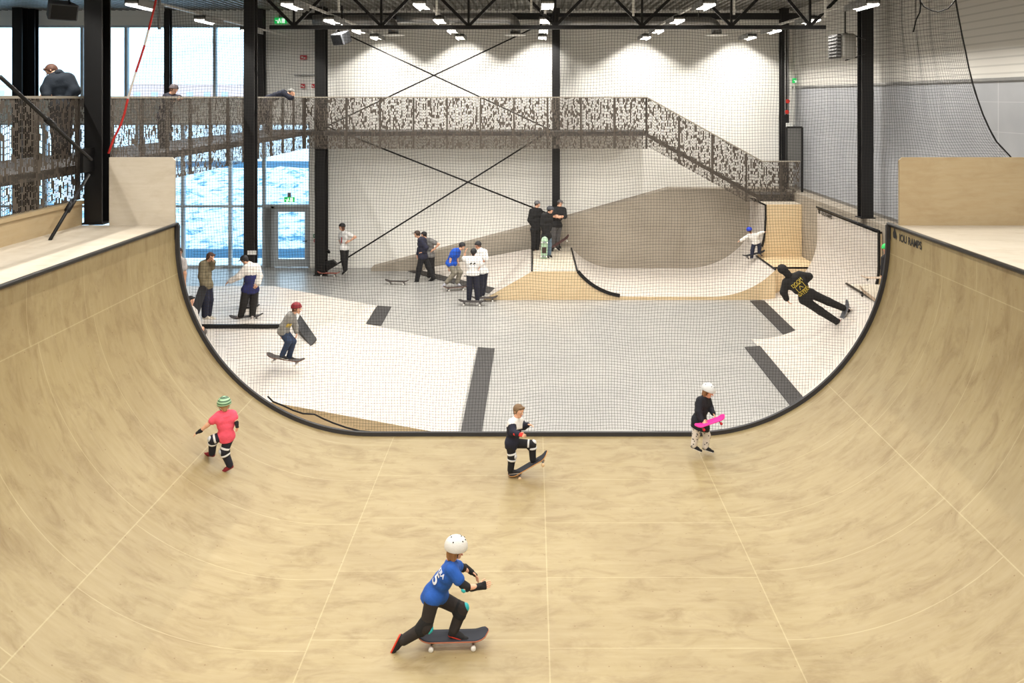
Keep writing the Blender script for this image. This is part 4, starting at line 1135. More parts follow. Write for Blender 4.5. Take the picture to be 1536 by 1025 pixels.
def person(label, crop, yo, H, face, pts, top=(60, 60, 60), bottom=(30, 30, 34), shoe=(30, 30, 32), sole=(225, 222, 215), sleeve='long', hair=(70, 45, 30),
           hairlen=0, hat=None, hatcol=(25, 25, 28), hem=0.02, sd=-0.12, hd=None, legsd=None, res=0.014, skin=None, pads=None, padcol=(25, 25, 28), padcap=None,
           gloves=None, gl=.055, split=None, sleevecol=None, hood=False, dress=0, curl=0.5, shoeH=0.0, fit=1.0, up=None, cuff=None, slim=1.0, y=None, legmat=None, headscale=1.0, shorts=False, topmat=None):
    """pts: 19 joints as (x, y[, depth offset in m]) picked on an enlargement crop=(ox, oy, scale) of the photograph; A is the nearer side"""
    ox, oy, s = crop; Y0 = y if y is not None else Y(yo)
    hd = sd * 0.55 if hd is None else hd; legsd = hd if legsd is None else legsd
    dd = {'shA': sd, 'elA': sd * 1.15, 'wrA': sd, 'haA': sd, 'shB': -sd, 'elB': -sd * 1.15, 'wrB': -sd, 'haB': -sd, 'hiA': hd, 'knA': legsd, 'anA': legsd, 'toA': legsd, 'hiB': -hd, 'knB': -legsd, 'anB': -legsd, 'toB': -legsd}
    J = {}
    for nm, p in zip(NAMES, pts):
        dy = p[2] if len(p) > 2 else dd.get(nm, 0.0)
        yy = Y0 + dy; px, py = ox + p[0] / s, oy + p[1] / s
        # scale by the person's own depth so that depth offsets turn limbs instead of stretching them
        J[nm] = np.array(((px - CX) * yy / F, yy, CZ - (py - HY) * yy / F))
    f = vn(face); upv = vn(J['head'] - J['neck']) * 0.55 + np.array((0, 0, 0.6)) if up is None else np.array(up, float)
    U = ortho(upv, f); Sd = np.cross(f, U)
    AX = np.array([Sd, f, U])
    w = H * slim
    base = (J['anA'] + J['anB']) / 2; base[2] = min(J['anA'][2], J['anB'][2], J['toA'][2], J['toB'][2]) - 0.045 * H
    root = empty('person', tuple(base), label, 'person')
    skin = skin or M_SKIN
    hh = H / (7.6 if H > 1.5 else 6.6 if H > 1.3 else 6.0) * headscale
    C = J['head'] + U * 0.02 * hh
    # ---- body
    B = Field(res, 0.022 * H / 1.6)
    B.ell(C + U * .10 * hh, (.355 * hh, .42 * hh, .385 * hh), AX)
    B.cone(C + f * .10 * hh - U * .1 * hh, C + f * .22 * hh - U * .33 * hh, .25 * hh, .13 * hh, .05 * hh)
    B.cone(C + f * .40 * hh + U * .02 * hh, C + f * .47 * hh - U * .09 * hh, .03 * hh, .055 * hh, .03 * hh)
    for sg in (-1, 1): B.ell(C + Sd * sg * .36 * hh - U * .0 * hh - f * .02 * hh, (.035 * hh, .07 * hh, .11 * hh), AX, .02 * hh)
    B.cone(J['neck'] - U * .0, C - U * .22 * hh - f * .03 * hh, .034 * w, .031 * w)
    ch = (J['shA'] + J['shB']) / 2
    def torso(fd, e, k=None):
        a = J['shA'] * .8 + J['shB'] * .2; b = J['shB'] * .8 + J['shA'] * .2
        fd.cone(a, b, .040 * w + e, .040 * w + e, k)
        lowc = ch + (J['pel'] - ch) * .33
        fd.cone(a + (J['pel'] - ch) * .22, b + (J['pel'] - ch) * .22, .057 * w + e, .057 * w + e, k)
        fd.cone(a + (J['pel'] - ch) * .5 + (ch - a) * .35, b + (J['pel'] - ch) * .5 + (ch - b) * .35, .054 * w + e, .054 * w + e, k)
        fd.cone(ch + (J['pel'] - ch) * .5, J['pel'], .060 * w + e, .062 * w + e, k)
        fd.cone(J['neck'] * .6 + ch * .4, ch, .036 * w + e * .5, .045 * w + e, k)
    def hips(fd, e, k=None):
        fd.cone(J['hiA'], J['hiB'], .047 * w + e, .047 * w + e, k); fd.cone(J['pel'], (J['hiA'] + J['hiB']) / 2, .056 * w + e, .052 * w + e, k)
    torso(B, 0); hips(B, 0)
    for q in 'AB':
        B.cone(J['sh' + q], J['el' + q], .029 * w, .0225 * w); B.cone(J['el' + q], J['wr' + q], .0235 * w, .0155 * w)
        B.cone(J['hi' + q], J['kn' + q], .045 * w, .032 * w); B.cone(J['kn' + q], J['an' + q], .033 * w, .021 * w)
        fdq = vn(J['to' + q] - J['an' + q]); dq = vn(J['an' + q] - J['kn' + q]); dq = ortho(dq, fdq) if abs(dq @ fdq) < .93 else ortho((0, 0, -1), fdq)
        B.cone(J['an' + q], J['an' + q] + fdq * .07 * H + dq * .022 * H, .019 * H, .010 * H)
    hands = []; hfr = {}
    for q in 'AB':
        wr, ha = J['wr' + q], J['ha' + q]; d = vn(ha - wr); L = .108 * H
        pn = ortho(J['pel'] - wr, d) if abs(vn(J['pel'] - wr) @ d) < .95 else ortho(Sd, d)
        side = vn(np.cross(d, pn)); thumb = side if side @ (f + np.array((0, 0, .5))) > 0 else -side
        r = .0050 * H; hf = Field(max(.0032, res * .32), .006); hfr[q] = (wr, d, pn, thumb, L)
        for i, fr in enumerate((.88, 1.0, .94, .76)):
            o = thumb * (1.5 - i) * .0125 * H
            k0 = wr + d * L * .46 + o
            hf.cone(wr + o * .55 + d * .005, k0, .0085 * H, .0072 * H, .012)
            c1 = curl * .7; c2 = curl * 1.6
            d1 = d * math.cos(c1) + pn * math.sin(c1); d2 = d * math.cos(c2) + pn * math.sin(c2)
            k1 = k0 + d1 * L * .27 * fr; k2 = k1 + d2 * L * .25 * fr
            hf.cone(k0, k1, r, r * .92, .003); hf.cone(k1, k2, r * .92, r * .75, .003)
        t0 = wr + d * L * .14 + thumb * .016 * H; t1 = t0 + vn(d * .7 + thumb * .75 + pn * .2) * L * .26; t2 = t1 + vn(d * .95 + thumb * .15 + pn * .35) * L * .2
        hf.cone(t0, t1, r * 1.25, r * 1.05, .008); hf.cone(t1, t2, r * 1.05, r * .8, .003)
        hf.cone(wr - d * .03 * H, wr + d * .01, .0150 * w, .0125 * w, .012)
        hands.append(hf)
    sd_obj('body', B, skin, root, None, hands)
    # ---- face
    for sg in (-1, 1):
        c = C + f * .375 * hh + Sd * sg * .145 * hh + U * .04 * hh
        ey = Field(max(.002, .018 * hh), .001).ell(c, (.052 * hh, .04 * hh, .036 * hh), AX)
        V0 = c + f * .03 * hh
        sd_obj('eye', ey, [plain('eye_white', (235, 232, 228), .3), plain('iris', (48, 36, 30), .3)], root, lambda Cn, V0=V0: (np.linalg.norm(Cn - V0, axis=1) < .032 * hh))
    sd_obj('mouth', Field(max(.002, .02 * hh), .001).ell(C + f * .365 * hh - U * .235 * hh, (.11 * hh, .05 * hh, .026 * hh), AX), plain('lips', (176, 96, 86), .5), root)
    # ---- hair
    hm = plain('hair', hair or (40, 30, 26), .7, 0, .3, 30, .5, 60)
    if hair is not None and hat != 'hood':
        hf = Field(max(.006, res * .6), .02)
        hf.ell(C + U * .13 * hh - f * .03 * hh, (.40 * hh, .45 * hh, .41 * hh), AX)
        hf.cone(C - f * .22 * hh, C - f * .26 * hh - U * .25 * hh, .24 * hh, .18 * hh)
        if hairlen:
            for sg in (-1, -.4, .4, 1):
                hf.cone(C + Sd * sg * .27 * hh - f * (.12 if abs(sg) == 1 else .25) * hh, C + Sd * sg * .27 * hh - f * (.1 if abs(sg) == 1 else .28) * hh - U * hairlen * hh, .15 * hh, .10 * hh)
        n1 = f * .80 - U * .60
        hf.cut(C + f * .16 * hh - U * .0 * hh, f * .92 - U * .40)
        sd_obj('hair', hf, hm, root)
        if not hat:
            bf = Field(max(.004, res * .4), .02).cone(C + f * .30 * hh + U * .32 * hh - Sd * .2 * hh, C + f * .30 * hh + U * .32 * hh + Sd * .2 * hh, .11 * hh, .11 * hh)
            sd_obj('fringe', bf, hm, root)
    hc = plain('headwear', hatcol if not isinstance(hatcol, bpy.types.Material) else (9, 9, 9), .6, 0, .1, 20, .3, 50) if not isinstance(hatcol, bpy.types.Material) else hatcol
    r5 = max(.005, res * .5)
    if hat == 'beanie':
        hf = Field(r5, .02).ell(C + U * .16 * hh - f * .05 * hh, (.44 * hh, .50 * hh, .46 * hh), AX).cut(C + U * .10 * hh, -U + f * .18)
        o = sd_obj('beanie', hf, hc, root)
        hf = Field(r5, .01).ell(C + U * .14 * hh - f * .04 * hh, (.46 * hh, .52 * hh, .30 * hh), AX).cut(C + U * .07 * hh, -U + f * .18).cut(C + U * .24 * hh, U - f * .18)
        sd_obj('folded_brim', hf, hc, root)
    elif hat in ('cap', 'capback'):
        hf = Field(r5, .02).ell(C + U * .16 * hh - f * .02 * hh, (.42 * hh, .47 * hh, .42 * hh), AX).cut(C + U * .15 * hh, -U + f * .1)
        sd_obj('cap', hf, hc, root)
        g = 1 if hat == 'cap' else -1
        sd_obj('peak', Field(max(.004, r5 * .7), .01).ell(C + U * .20 * hh + f * g * .52 * hh, (.30 * hh, .30 * hh, .045 * hh), AX), hc, root)
    elif hat == 'helmet':
        hf = Field(r5, .02).ell(C + U * .17 * hh - f * .04 * hh, (.52 * hh, .60 * hh, .53 * hh), AX).cut(C + U * .06 * hh, -U + f * .12)
        ho = sd_obj('helmet', hf, hc, root)
        for (aa, bb) in ((-60, 50), (-20, 50), (20, 50), (60, 50), (-130, 40), (130, 40), (0, 75), (180, 55)):
            a1, b1 = math.radians(aa), math.radians(bb)
            dr = Sd * math.sin(a1) * math.cos(b1) * .52 + f * math.cos(a1) * math.cos(b1) * .60 + U * math.sin(b1) * .53
            sd_obj('vent', Field(max(.003, .03 * hh), .001).ell(C + U * .17 * hh - f * .04 * hh + dr * hh, (.045 * hh, .045 * hh, .045 * hh), AX), M_BLACK, root)
        for sg in (-1, 1):
            MB().tube([C + Sd * sg * .40 * hh + U * .05 * hh, C + Sd * sg * .34 * hh - U * .2 * hh + f * .06 * hh, C + f * .14 * hh - U * .47 * hh], .02 * hh, 5).build('chin_strap', M_BLACK, root, True)
    elif hat == 'hood':
        hf = Field(max(.008, res * .6), .05 * hh)
        hf.ell(C + U * .14 * hh - f * .06 * hh, (.48 * hh, .52 * hh, .50 * hh), AX).cone(C - f * .2 * hh - U * .1 * hh, J['neck'] - f * .02, .40 * hh, .36 * hh)
        hf.cut(C + f * .30 * hh, f)
        sd_obj('hood', hf, cloth(hatcol), root)
    # ---- clothes
    ex = .010 * H * fit + .004
    tm = [topmat or cloth(top), cloth(split[1]) if split else cloth(top), cloth(sleevecol) if sleevecol else cloth(top)]
    T = Field(res, .03 * H / 1.6); torso(T, ex)
    axis = J['pel'] - ch; hemp = J['pel'] + vn(axis) * hem * H
    T.cone(J['pel'], hemp, .061 * w + ex, .060 * w + ex)
    T.cone(J['hiA'] * .75 + J['hiB'] * .25 - vn(axis) * .03 * H, J['hiB'] * .75 + J['hiA'] * .25 - vn(axis) * .03 * H, .056 * w + ex, .056 * w + ex)
    T.cone(J['hiA'], J['pel'], .050 * w + ex, .056 * w + ex); T.cone(J['hiB'], J['pel'], .050 * w + ex, .056 * w + ex)
    if dress:
        mk = (J['knA'] + J['knB']) / 2; tgt = J['pel'] + (mk - J['pel']) * dress
        T.cone(J['pel'], tgt, .085 * w + ex, .108 * w + ex)
    T.cut(hemp + vn(axis) * .03 * H if not dress else J['pel'] + (mk - J['pel']) * (dress + .12), axis)
    for q in 'AB':
        if sleeve == 'long':
            T.cone(J['sh' + q], J['el' + q], .034 * w + ex, .029 * w + ex); T.cone(J['el' + q], J['el' + q] + (J['wr' + q] - J['el' + q]) * .93, .029 * w + ex, .019 * w + ex)
        elif sleeve == 'short':
            T.cone(J['sh' + q], J['sh' + q] + (J['el' + q] - J['sh' + q]) * .55, .034 * w + ex, .031 * w + ex)
        elif sleeve == 'half':
            T.cone(J['sh' + q], J['el' + q], .034 * w + ex, .031 * w + ex)
    T.cone(J['neck'] + (ch - J['neck']) * .25, ch, .036 * w + ex * .5, .045 * w + ex)
    mf = None
    if split:
        fr = split[0]; ax = vn(axis); L0 = np.linalg.norm(axis)
        def mf(Cn):
            t = ((Cn - ch) @ ax) / L0; out = (t > fr).astype(int)
            if sleevecol:
                for q in 'AB':
                    a, b, c = J['sh' + q], J['el' + q], J['wr' + q]
                    def ds(p0, p1):
                        v = p1 - p0; tt = np.clip(((Cn - p0) @ v) / (v @ v), 0, 1); return np.linalg.norm(Cn - p0 - tt[:, None] * v, axis=1), tt
                    d1, t1 = ds(a, b); d2, _ = ds(b, c)
                    v = J['pel'] - ch; t3 = np.clip(((Cn - ch) @ v) / (v @ v), 0, 1); d3 = np.linalg.norm(Cn - ch - t3[:, None] * v, axis=1)
                    out[((d1 < d3 * .6) & (t1 > .3)) | (d2 < d3 * .6)] = 2
            return out
    shirt = sd_obj('top', T, tm, root, mf)
    if hood: sd_obj('hood', Field(res, .03).cone(J['neck'] - f * .035 * H + Sd * .03 * H, J['neck'] - f * .035 * H - Sd * .03 * H, .030 * H, .030 * H).cone(J['neck'] - f * .05 * H, ch - f * .06 * H, .03 * H, .028 * H), topmat or cloth(top), root)
    Bm = legmat or cloth(bottom)
    Lf = Field(res, .028 * H / 1.6); hips(Lf, ex * .8)
    for q in 'AB':
        Lf.cone(J['hi' + q], J['kn' + q], .048 * w + ex * .7, .034 * w + ex)
        if shorts: continue
        Lf.cone(J['kn' + q], J['kn' + q] + (J['an' + q] - J['kn' + q]) * .95, .034 * w + ex, .025 * w + ex)
    sd_obj('trousers', Lf, Bm, root)
    for q in 'AB':
        an, to, kn = J['an' + q], J['to' + q], J['kn' + q]
        fd = vn(to - an); dn = vn(an - kn); dn = ortho(dn, fd) if abs(dn @ fd) < .93 else ortho((0, 0, -1), fd)
        LT = .108 * H; heel = an + dn * .022 * H - fd * .012 * H; toe = an + dn * .026 * H + fd * LT
        Sh = Field(max(.005, res * .5), .012)
        Sh.cone(heel, toe, .0215 * H, .0190 * H).cone(heel, an + (kn - an) * (.02 + shoeH), .0235 * H, .0240 * H).cone(an + dn * .004 * H, an + dn * .016 * H + fd * LT * .6, .0245 * H, .022 * H)
        Sh.cut(an + dn * .036 * H, dn)
        so = sd_obj('shoe', Sh, cloth(shoe), root)
        Sl = Field(max(.004, res * .4), .006).cone(heel, toe, .0245 * H, .0225 * H).cone(heel, heel + fd * LT * .7, .024 * H, .0245 * H).cut(an + dn * .032 * H, -dn).cut(an + dn * .044 * H, dn)
        sd_obj('sole', Sl, plain('rubber_sole', sole, .6), so)
        if cuff: sd_obj('sock', Field(max(.005, res * .5), .01).cone(an - dn * .0, an + (kn - an) * .12, .026 * w, .027 * w), cloth(cuff), root)
    # ---- pads
    def pad(nm, a, c, b, r, colr, cap, capdir):
        m = Field(max(.006, res * .6), .02).cone(c + (a - c) * .22, c + (b - c) * .22, r, r)
        po = sd_obj(nm, m, cloth(colr), root)
        if cap:
            cd = ortho(capdir, b - a)
            sd_obj('pad_cap', Field(max(.005, res * .5), .01).ell(c + cd * r * .75, (r * .6, r * .45, r * .62), np.array([vn(np.cross(cd, b - a)), cd, vn(b - a)])), plain('pad_cap', cap, .35), po)
    if pads and 'knee' in pads:
        for q in 'AB':
            a, c, b = J['hi' + q], J['kn' + q], J['an' + q]; out = c - (a + b) / 2
            if np.linalg.norm(out) < .03: out = f
            pad('knee_pad', a, c, b, .045 * w + ex * .4, padcol, padcap, out)
            if pads and 'strap' in pads:
                for t1, t2 in ((a, .2), (b, .22)):
                    p = c + (t1 - c) * t2; d = vn(t1 - c)
                    sd_obj('pad_strap', Field(max(.005, res * .5), .004).cone(p - d * .010, p + d * .010, .050 * w + ex * .3, .048 * w + ex * .3).cut(p - d * .014, -d).cut(p + d * .014, d), cloth((225, 225, 225)), root)
    if pads and 'elbow' in pads:
        for q in 'AB':
            a, c, b = J['sh' + q], J['el' + q], J['wr' + q]; out = c - (a + b) / 2
            if np.linalg.norm(out) < .02: out = -f
            pad('elbow_pad', a + (c - a) * .2, c, b + (c - b) * .35, .031 * w, padcol, padcap, out)
    if gloves:
        for q in gloves[1]:
            wr, d, pn, th, L = hfr[q]
            g = Field(max(.004, res * .4), .012).cone(wr - d * gl * H, wr + d * .01 * H, .0235 * w, .021 * w)
            for i in range(4): g.cone(wr + th * (1.5 - i) * .007 * H, wr + d * L * .44 + th * (1.5 - i) * .0125 * H, .0115 * H, .0105 * H)
            sd_obj('wrist_guard', g, cloth(gloves[0]), root)
    return root, J, shirt
def bvh_of(o):
    off = Vector((0, 0, 0)); p = o
    while p is not None: off += p.location; p = p.parent
    me = o.data
    return BVHTree.FromPolygons([v.co + off for v in me.vertices], [p.vertices[:] for p in me.polygons])
def print_on(txt, h, rgb, J, shirt, root, t=.3, face=None, fitw=None, back=True, side=0.0, name='print', bold=.02, rot=0.0):
    ch = (J['shA'] + J['shB']) / 2; c = ch + (J['pel'] - ch) * t
    n = Vector(vn(face)); u = Vector(vn(ch - J['pel'])); r = u.cross(n).normalized()
    M = frame_m(Vector(c) + r * side, r, u) @ Matrix.Rotation(rot, 4, 'Z')
    return text_mesh(txt, h, plain('print_ink', rgb, .6), name, M, shirt, bold=bold, target=bvh_of(shirt), fitw=fitw)

# ---- skateboards
def skateboard(label, pos, fwd, up=(0, 0, 1), L=0.78, wd=0.20, grip=(38, 38, 42), wood=(196, 140, 90), wheel=(235, 232, 225), name='skateboard', group=None, truck=(150, 150, 155), graphic=None):
    """pos: point on the riding surface below the middle of the board"""
    f = Vector(fwd).normalized(); u = Vector(up).normalized(); u = (u - f * u.dot(f)).normalized(); r = f.cross(u)
    pos = Vector(pos); t = empty(name, pos, label, 'skateboard', group)
    def T(a, b, c): return pos + f * a + r * b + u * c
    hw = 0.090 * (L / .78)
    def surf(nl, nw, z0, shrink=1.0):
        g = []
        for i in range(nl + 1):
            a = -1 + 2 * i / nl; x = a * L / 2
            over = max(0, abs(a) - .62) / .38
            ww = wd / 2 * shrink * (math.sqrt(max(0, 1 - max(0, (abs(a) - .74) / .26) ** 2.3)))
            ww = max(ww, .012)
            g.append([T(x * shrink, ww * (-1 + 2 * j / nw), hw + z0 + over ** 1.5 * .055 * (L / .78) + .008 * (2 * j / nw - 1) ** 2) for j in range(nw + 1)])
        return g
    def slab(name, z0, z1, mat, shrink):
        a = surf(22, 6, z0, shrink); b = surf(22, 6, z1, shrink); m = MB(); nl, nw = 22, 6
        m.v = [tuple(p) for row in a for p in row] + [tuple(p) for row in b for p in row]; o = (nl + 1) * (nw + 1)
        I = lambda i, j: i * (nw + 1) + j
        for i in range(nl):
            for j in range(nw):
                m.f.append((I(i, j), I(i, j + 1), I(i + 1, j + 1), I(i + 1, j))); m.f.append((o + I(i, j), o + I(i + 1, j), o + I(i + 1, j + 1), o + I(i, j + 1)))
            m.f.append((I(i, 0), I(i + 1, 0), o + I(i + 1, 0), o + I(i, 0))); m.f.append((I(i, nw), o + I(i, nw), o + I(i + 1, nw), I(i + 1, nw)))
        for j in range(nw):
            m.f.append((I(0, j), o + I(0, j), o + I(0, j + 1), I(0, j + 1))); m.f.append((I(nl, j), I(nl, j + 1), o + I(nl, j + 1), o + I(nl, j)))
        m.mi = [0] * len(m.f); return m.build(name, mat, t, True)
    dk = slab('deck', 0, .012, plain('board_wood', wood, .5), 1.0)
    slab('grip_tape', .0121, .0135, plain('grip_tape', grip, .9), .985)
    wr = .026 * (L / .78) ** .5
    for sg in (-1, 1):
        x = sg * L * .29
        m = MB(); m.tube([T(x, -.075 * wd / .2, wr), T(x, .075 * wd / .2, wr)], .010, 8); m.bar(T(x - .035, 0, hw - .006), T(x + .035, 0, hw - .006), .05, .012, up=u); m.tube([T(x, 0, hw - .01), T(x, 0, wr)], [.022, .014], 8)
        tr = m.build('truck', plain('truck_metal', truck, .35, .8), t, True)
        for s2 in (-1, 1):
            yb = s2 * wd * .43
            MB().tube([T(x, yb - .017, wr), T(x, yb - .012, wr), T(x, yb + .012, wr), T(x, yb + .017, wr)], [wr * .8, wr, wr, wr * .8], 14).build('wheel', plain('urethane', wheel, .4), t, True)
    return t

def at(px, py, z):
    """world point at height z seen at a picture point"""
    y = (CZ - z) * F / (py - HY); return Vector(((px - CX) * y / F, y, z))
def deckpos(px, py, y, up, L=.78):
    return Vector(((px - CX) * y / F, y, CZ - (py - HY) * y / F)) - Vector(up).normalized() * .09 * (L / .78)

# ---------- 1 the boy in blue pushing across the flat bottom
C1 = (560, 780, 4.4545)
YK = 8.50
blue, J, sh = person('child in blue T-shirt, white helmet and black pads pushing a skateboard in the foreground', C1, 0, 1.36, (.93, .30, -.22),
    [(552, 200), (512, 285), (402, 492), (520, 335, -.13), (612, 452, -.17), (705, 447, -.12), (775, 432, -.10), (535, 305, .13), (590, 318, .22), (650, 345, .25), (700, 385, .25),
     (395, 525, -.08), (352, 712, -.10), (196, 808, -.08), (160, 880, -.08), (440, 520, .07), (590, 598, .04), (535, 745, 0), (600, 765, -.01)],
    top=(30, 84, 168), bottom=(42, 36, 34), shoe=(28, 26, 28), sole=(222, 60, 36), sleeve='short', hair=(150, 105, 60), hairlen=.45, hat='helmet', hatcol=(214, 212, 207), res=.0085,
    pads=('knee', 'elbow'), padcol=(22, 22, 24), padcap=(40, 180, 185), gloves=((22, 22, 24), 'AB'), hem=.05, y=YK, curl=.5, slim=1.02)
print_on('5', .13, (225, 228, 235), J, sh, blue, .42, (-.45, -.85, .25), name='shirt_number', side=-.03)
print_on('ERA', .045, (225, 228, 235), J, sh, blue, .12, (-.45, -.85, .3), name='shirt_name')
skateboard('black-topped skateboard with white wheels under the child in the blue T-shirt', at(678, 976, 0) + Vector((0, .07, 0)), (1, .04, 0), L=.75, wd=.205, grip=(46, 48, 56), wood=(186, 110, 80))
# ---------- 2 the boy in the striped cardigan doing a tail stand
C2 = (720, 590, 7.3214); y2 = 12.32
p2, J, sh = person('bare-headed child in navy and white cardigan tilting a skateboard on the flat bottom', C2, 0, 1.16, (.72, -.68, -.12),
    [(422, 200), (398, 275), (350, 535), (345, 325, -.06), (362, 425, -.16), (425, 452, -.25), (490, 462, -.30), (440, 305, .10), (480, 365, .10), (525, 348, .02), (575, 348, -.02),
     (330, 550, -.03), (352, 692, -.04), (335, 852, -.03), (395, 848, -.05), (375, 550, .05), (572, 562, .03), (580, 735, .02), (650, 722, 0)],
    top=(232, 230, 228), split=(.26, (28, 30, 48)), sleevecol=(28, 30, 48), bottom=(24, 24, 28), shoe=(34, 32, 34), sole=(200, 190, 180), hair=(118, 92, 64), res=.008, y=y2, pads=('knee', 'strap'), padcap=(210, 210, 212),
    gloves=((214, 48, 40), 'A'), hem=.06, slim=1.12)
fw = Vector((.85, -.05, .52)).normalized(); u2 = Vector((-.52, 0, .85))
skateboard('skateboard tipped on its tail under the child in the cardigan', deckpos(794.5, 699.5, y2, u2, .7), fw, u2, L=.70, wd=.19, grip=(40, 42, 50), wood=(206, 150, 90), wheel=(222, 190, 150))
# ---------- 3 the girl carrying a pink board
C3 = (1000, 560, 7.3214); y3 = 13.08
p3, J, sh = person('child in white helmet and dark dress holding a pink skateboard', C3, 0, 1.17, (.80, -.50, -.35),
    [(455, 205), (415, 268), (355, 520), (362, 300, -.08), (350, 430, -.16), (388, 525, -.24), (432, 552, -.30), (452, 295, .10), (480, 385, .06), (512, 445, -.05), (540, 492, -.14),
     (330, 545, -.04), (322, 670, -.05), (298, 795, -.05), (348, 818, -.08), (395, 550, .05), (440, 680, .03), (425, 812, .02), (485, 832, -.03)],
    top=(22, 24, 34), bottom=(222, 214, 206), shoe=(24, 24, 26), sole=(225, 222, 215), hair=(140, 98, 62), hairlen=.42, hat='helmet', hatcol=(210, 212, 214), res=.008, y=y3, dress=.46, slim=1.1, shoeH=.28)
MB_dots = MB()
bv = None
legs = [c for c in p3.children if c.name.startswith('trousers')][0]; bv = bvh_of(legs); rnd = random.Random(5)
for i in range(46):
    q = rnd.choice('AB'); a, b = (J['hi' + q], J['kn' + q]) if rnd.random() < .4 else (J['kn' + q], J['an' + q])
    p = Vector(a + (b - a) * rnd.random()); dr = Vector((rnd.uniform(-1, 1), rnd.uniform(-1, .4), 0)).normalized(); h = bv.ray_cast(p + dr * .3, -dr, .4)
    if h[0] is None: continue
    n = h[1]; r = n.cross(Vector((0, 0, 1))).normalized(); u = r.cross(n); s_ = .010; c = h[0] + n * .003
    MB_dots.face([c + (r * math.cos(t * 1.257) + u * math.sin(t * 1.257)) * s_ for t in range(5)])
MB_dots.build('printed_spots', M_BLACK, legs)
fw = Vector((.93, .12, .27)).normalized(); u3 = Vector((-.27, -.04, .96))
skateboard('pink plastic skateboard with red wheels held by the child in the dark dress', deckpos(1065.5, 633.5, y3 - .30, u3, .6), fw, u3, L=.50, wd=.15, grip=(240, 50, 150), wood=(240, 50, 150), wheel=(190, 30, 44))
# ---------- 4 the child in pink on the left transition
C4 = (270, 580, 7.3250)
ya4, yb4 = ramp_hit(270 + 320 / 7.325, 580 + 815 / 7.325), ramp_hit(270 + 520 / 7.325, 580 + 945 / 7.325); y4 = (ya4 + yb4) / 2; print('pink kid', ya4, yb4)
da, db = ya4 - y4 + .04, yb4 - y4 + .03
p4, J, sh = person('child in pink T-shirt and striped green helmet on the left curve of the half pipe', C4, 0, 1.12, (-.45, .86, -.25),
    [(487, 212), (500, 285), (505, 535), (425, 318, -.04), (300, 425, -.08), (222, 490, -.10), (165, 520, -.12), (578, 305, .04), (610, 370, .02), (622, 405, 0), (628, 445, -.02),
     (465, 545, -.02), (362, 580, -.06), (352, 735, da), (292, 728, da + .02), (545, 545, .02), (485, 710, -.02), (550, 868, db), (500, 895, db - .03)],
    top=(240, 88, 112), bottom=(30, 32, 46), shoe=(128, 32, 40), sole=(120, 34, 40), sleeve='short', hair=(170, 130, 90), hat='helmet', hatcol=(110, 160, 120), res=.008, y=y4, pads=('knee', 'strap'), padcap=(205, 210, 215),
    gloves=((20, 20, 24), 'AB'), gl=.01, hem=.05, slim=1.15, cuff=(220, 220, 220))
m, nt, b_ = nodes_of('striped_helmet', .4)
tc = N(nt, 'ShaderNodeTexCoord'); wv = N(nt, 'ShaderNodeTexWave', Scale=9.0, Distortion=1.2); wv.bands_direction = 'Z'; nt.links.new(tc.outputs['Object'], wv.inputs['Vector'])
rp = N(nt, 'ShaderNodeMapRange'); rp.inputs[1].default_value = .4; rp.inputs[2].default_value = .6; nt.links.new(wv.outputs['Fac'], rp.inputs[0])
nt.links.new(mixcol(nt, rp.outputs[0], lin((70, 104, 76)), lin((160, 196, 158))), b_.inputs['Base Color'])
for c in p4.children:
    if c.name.startswith('helmet'): c.data.materials[0] = m
# ---------- 5 red beanie on the bank
C5 = (380, 440, 8.545); y5 = Y(12.75)
p5, J, sh = person('child in grey hoodie and dark red beanie riding a skateboard down the pale bank', C5, 0, 1.28, (.97, -.1, -.08),
    [(556, 200), (505, 262), (380, 480), (462, 295), (375, 415), (378, 520), (372, 560), (505, 290), (540, 430), (552, 500), (556, 548),
     (365, 495), (450, 620), (368, 800), (420, 815, -.1), (405, 495), (510, 620), (458, 820), (525, 830)],
    top=(142, 140, 136), bottom=(40, 56, 84), shoe=(30, 30, 34), hair=(110, 70, 45), hat='beanie', hatcol=(128, 22, 34), res=.011, y=y5, hood=True, sd=-.10, hem=.03, fit=1.4)
print_on('89', .09, (222, 190, 60), J, sh, p5, .45, (.6, -.8, 0), name='shirt_print')
skateboard('grey-topped skateboard under the child in the red beanie', deckpos(380 + 408 / 8.545, 440 + 845 / 8.545, y5, (.1, 0, 1)), (.985, -.05, -.14), (.14, 0, .985), L=.78, grip=(78, 72, 70), wood=(110, 70, 50))
# ---------- 6, 7 the two on the bank plateau
C6 = (260, 360, 7.319)
y6 = 19.98
p6, J, sh = person('person with curly brown hair in olive sweater holding a dark skateboard', C6, 0, 1.68, (.88, -.35, -.32),
    [(405, 190), (362, 245), (362, 485), (322, 270, -.14), (308, 400, -.18), (325, 500, -.16), (322, 548, -.14), (375, 262, .15), (418, 300, .05), (440, 240, -.05), (432, 190, -.07),
     (345, 500), (350, 660), (345, 835), (410, 852), (385, 500), (400, 660), (385, 835), (450, 850)],
    top=(122, 112, 88), bottom=(22, 26, 48), shoe=(205, 196, 180), hair=(84, 54, 38), hairlen=.35, y=y6, fit=1.6, res=.013, hem=.04)
skateboard('dark skateboard hanging from the hand of the person in the olive sweater', deckpos(260 + 282 / 7.319, 360 + 660 / 7.319, y6 - .2, (.3, -.9, .2)), (.28, .1, .95), (.3, -.9, .1), L=.78, grip=(58, 58, 62), wood=(60, 56, 56))
y7 = 19.95
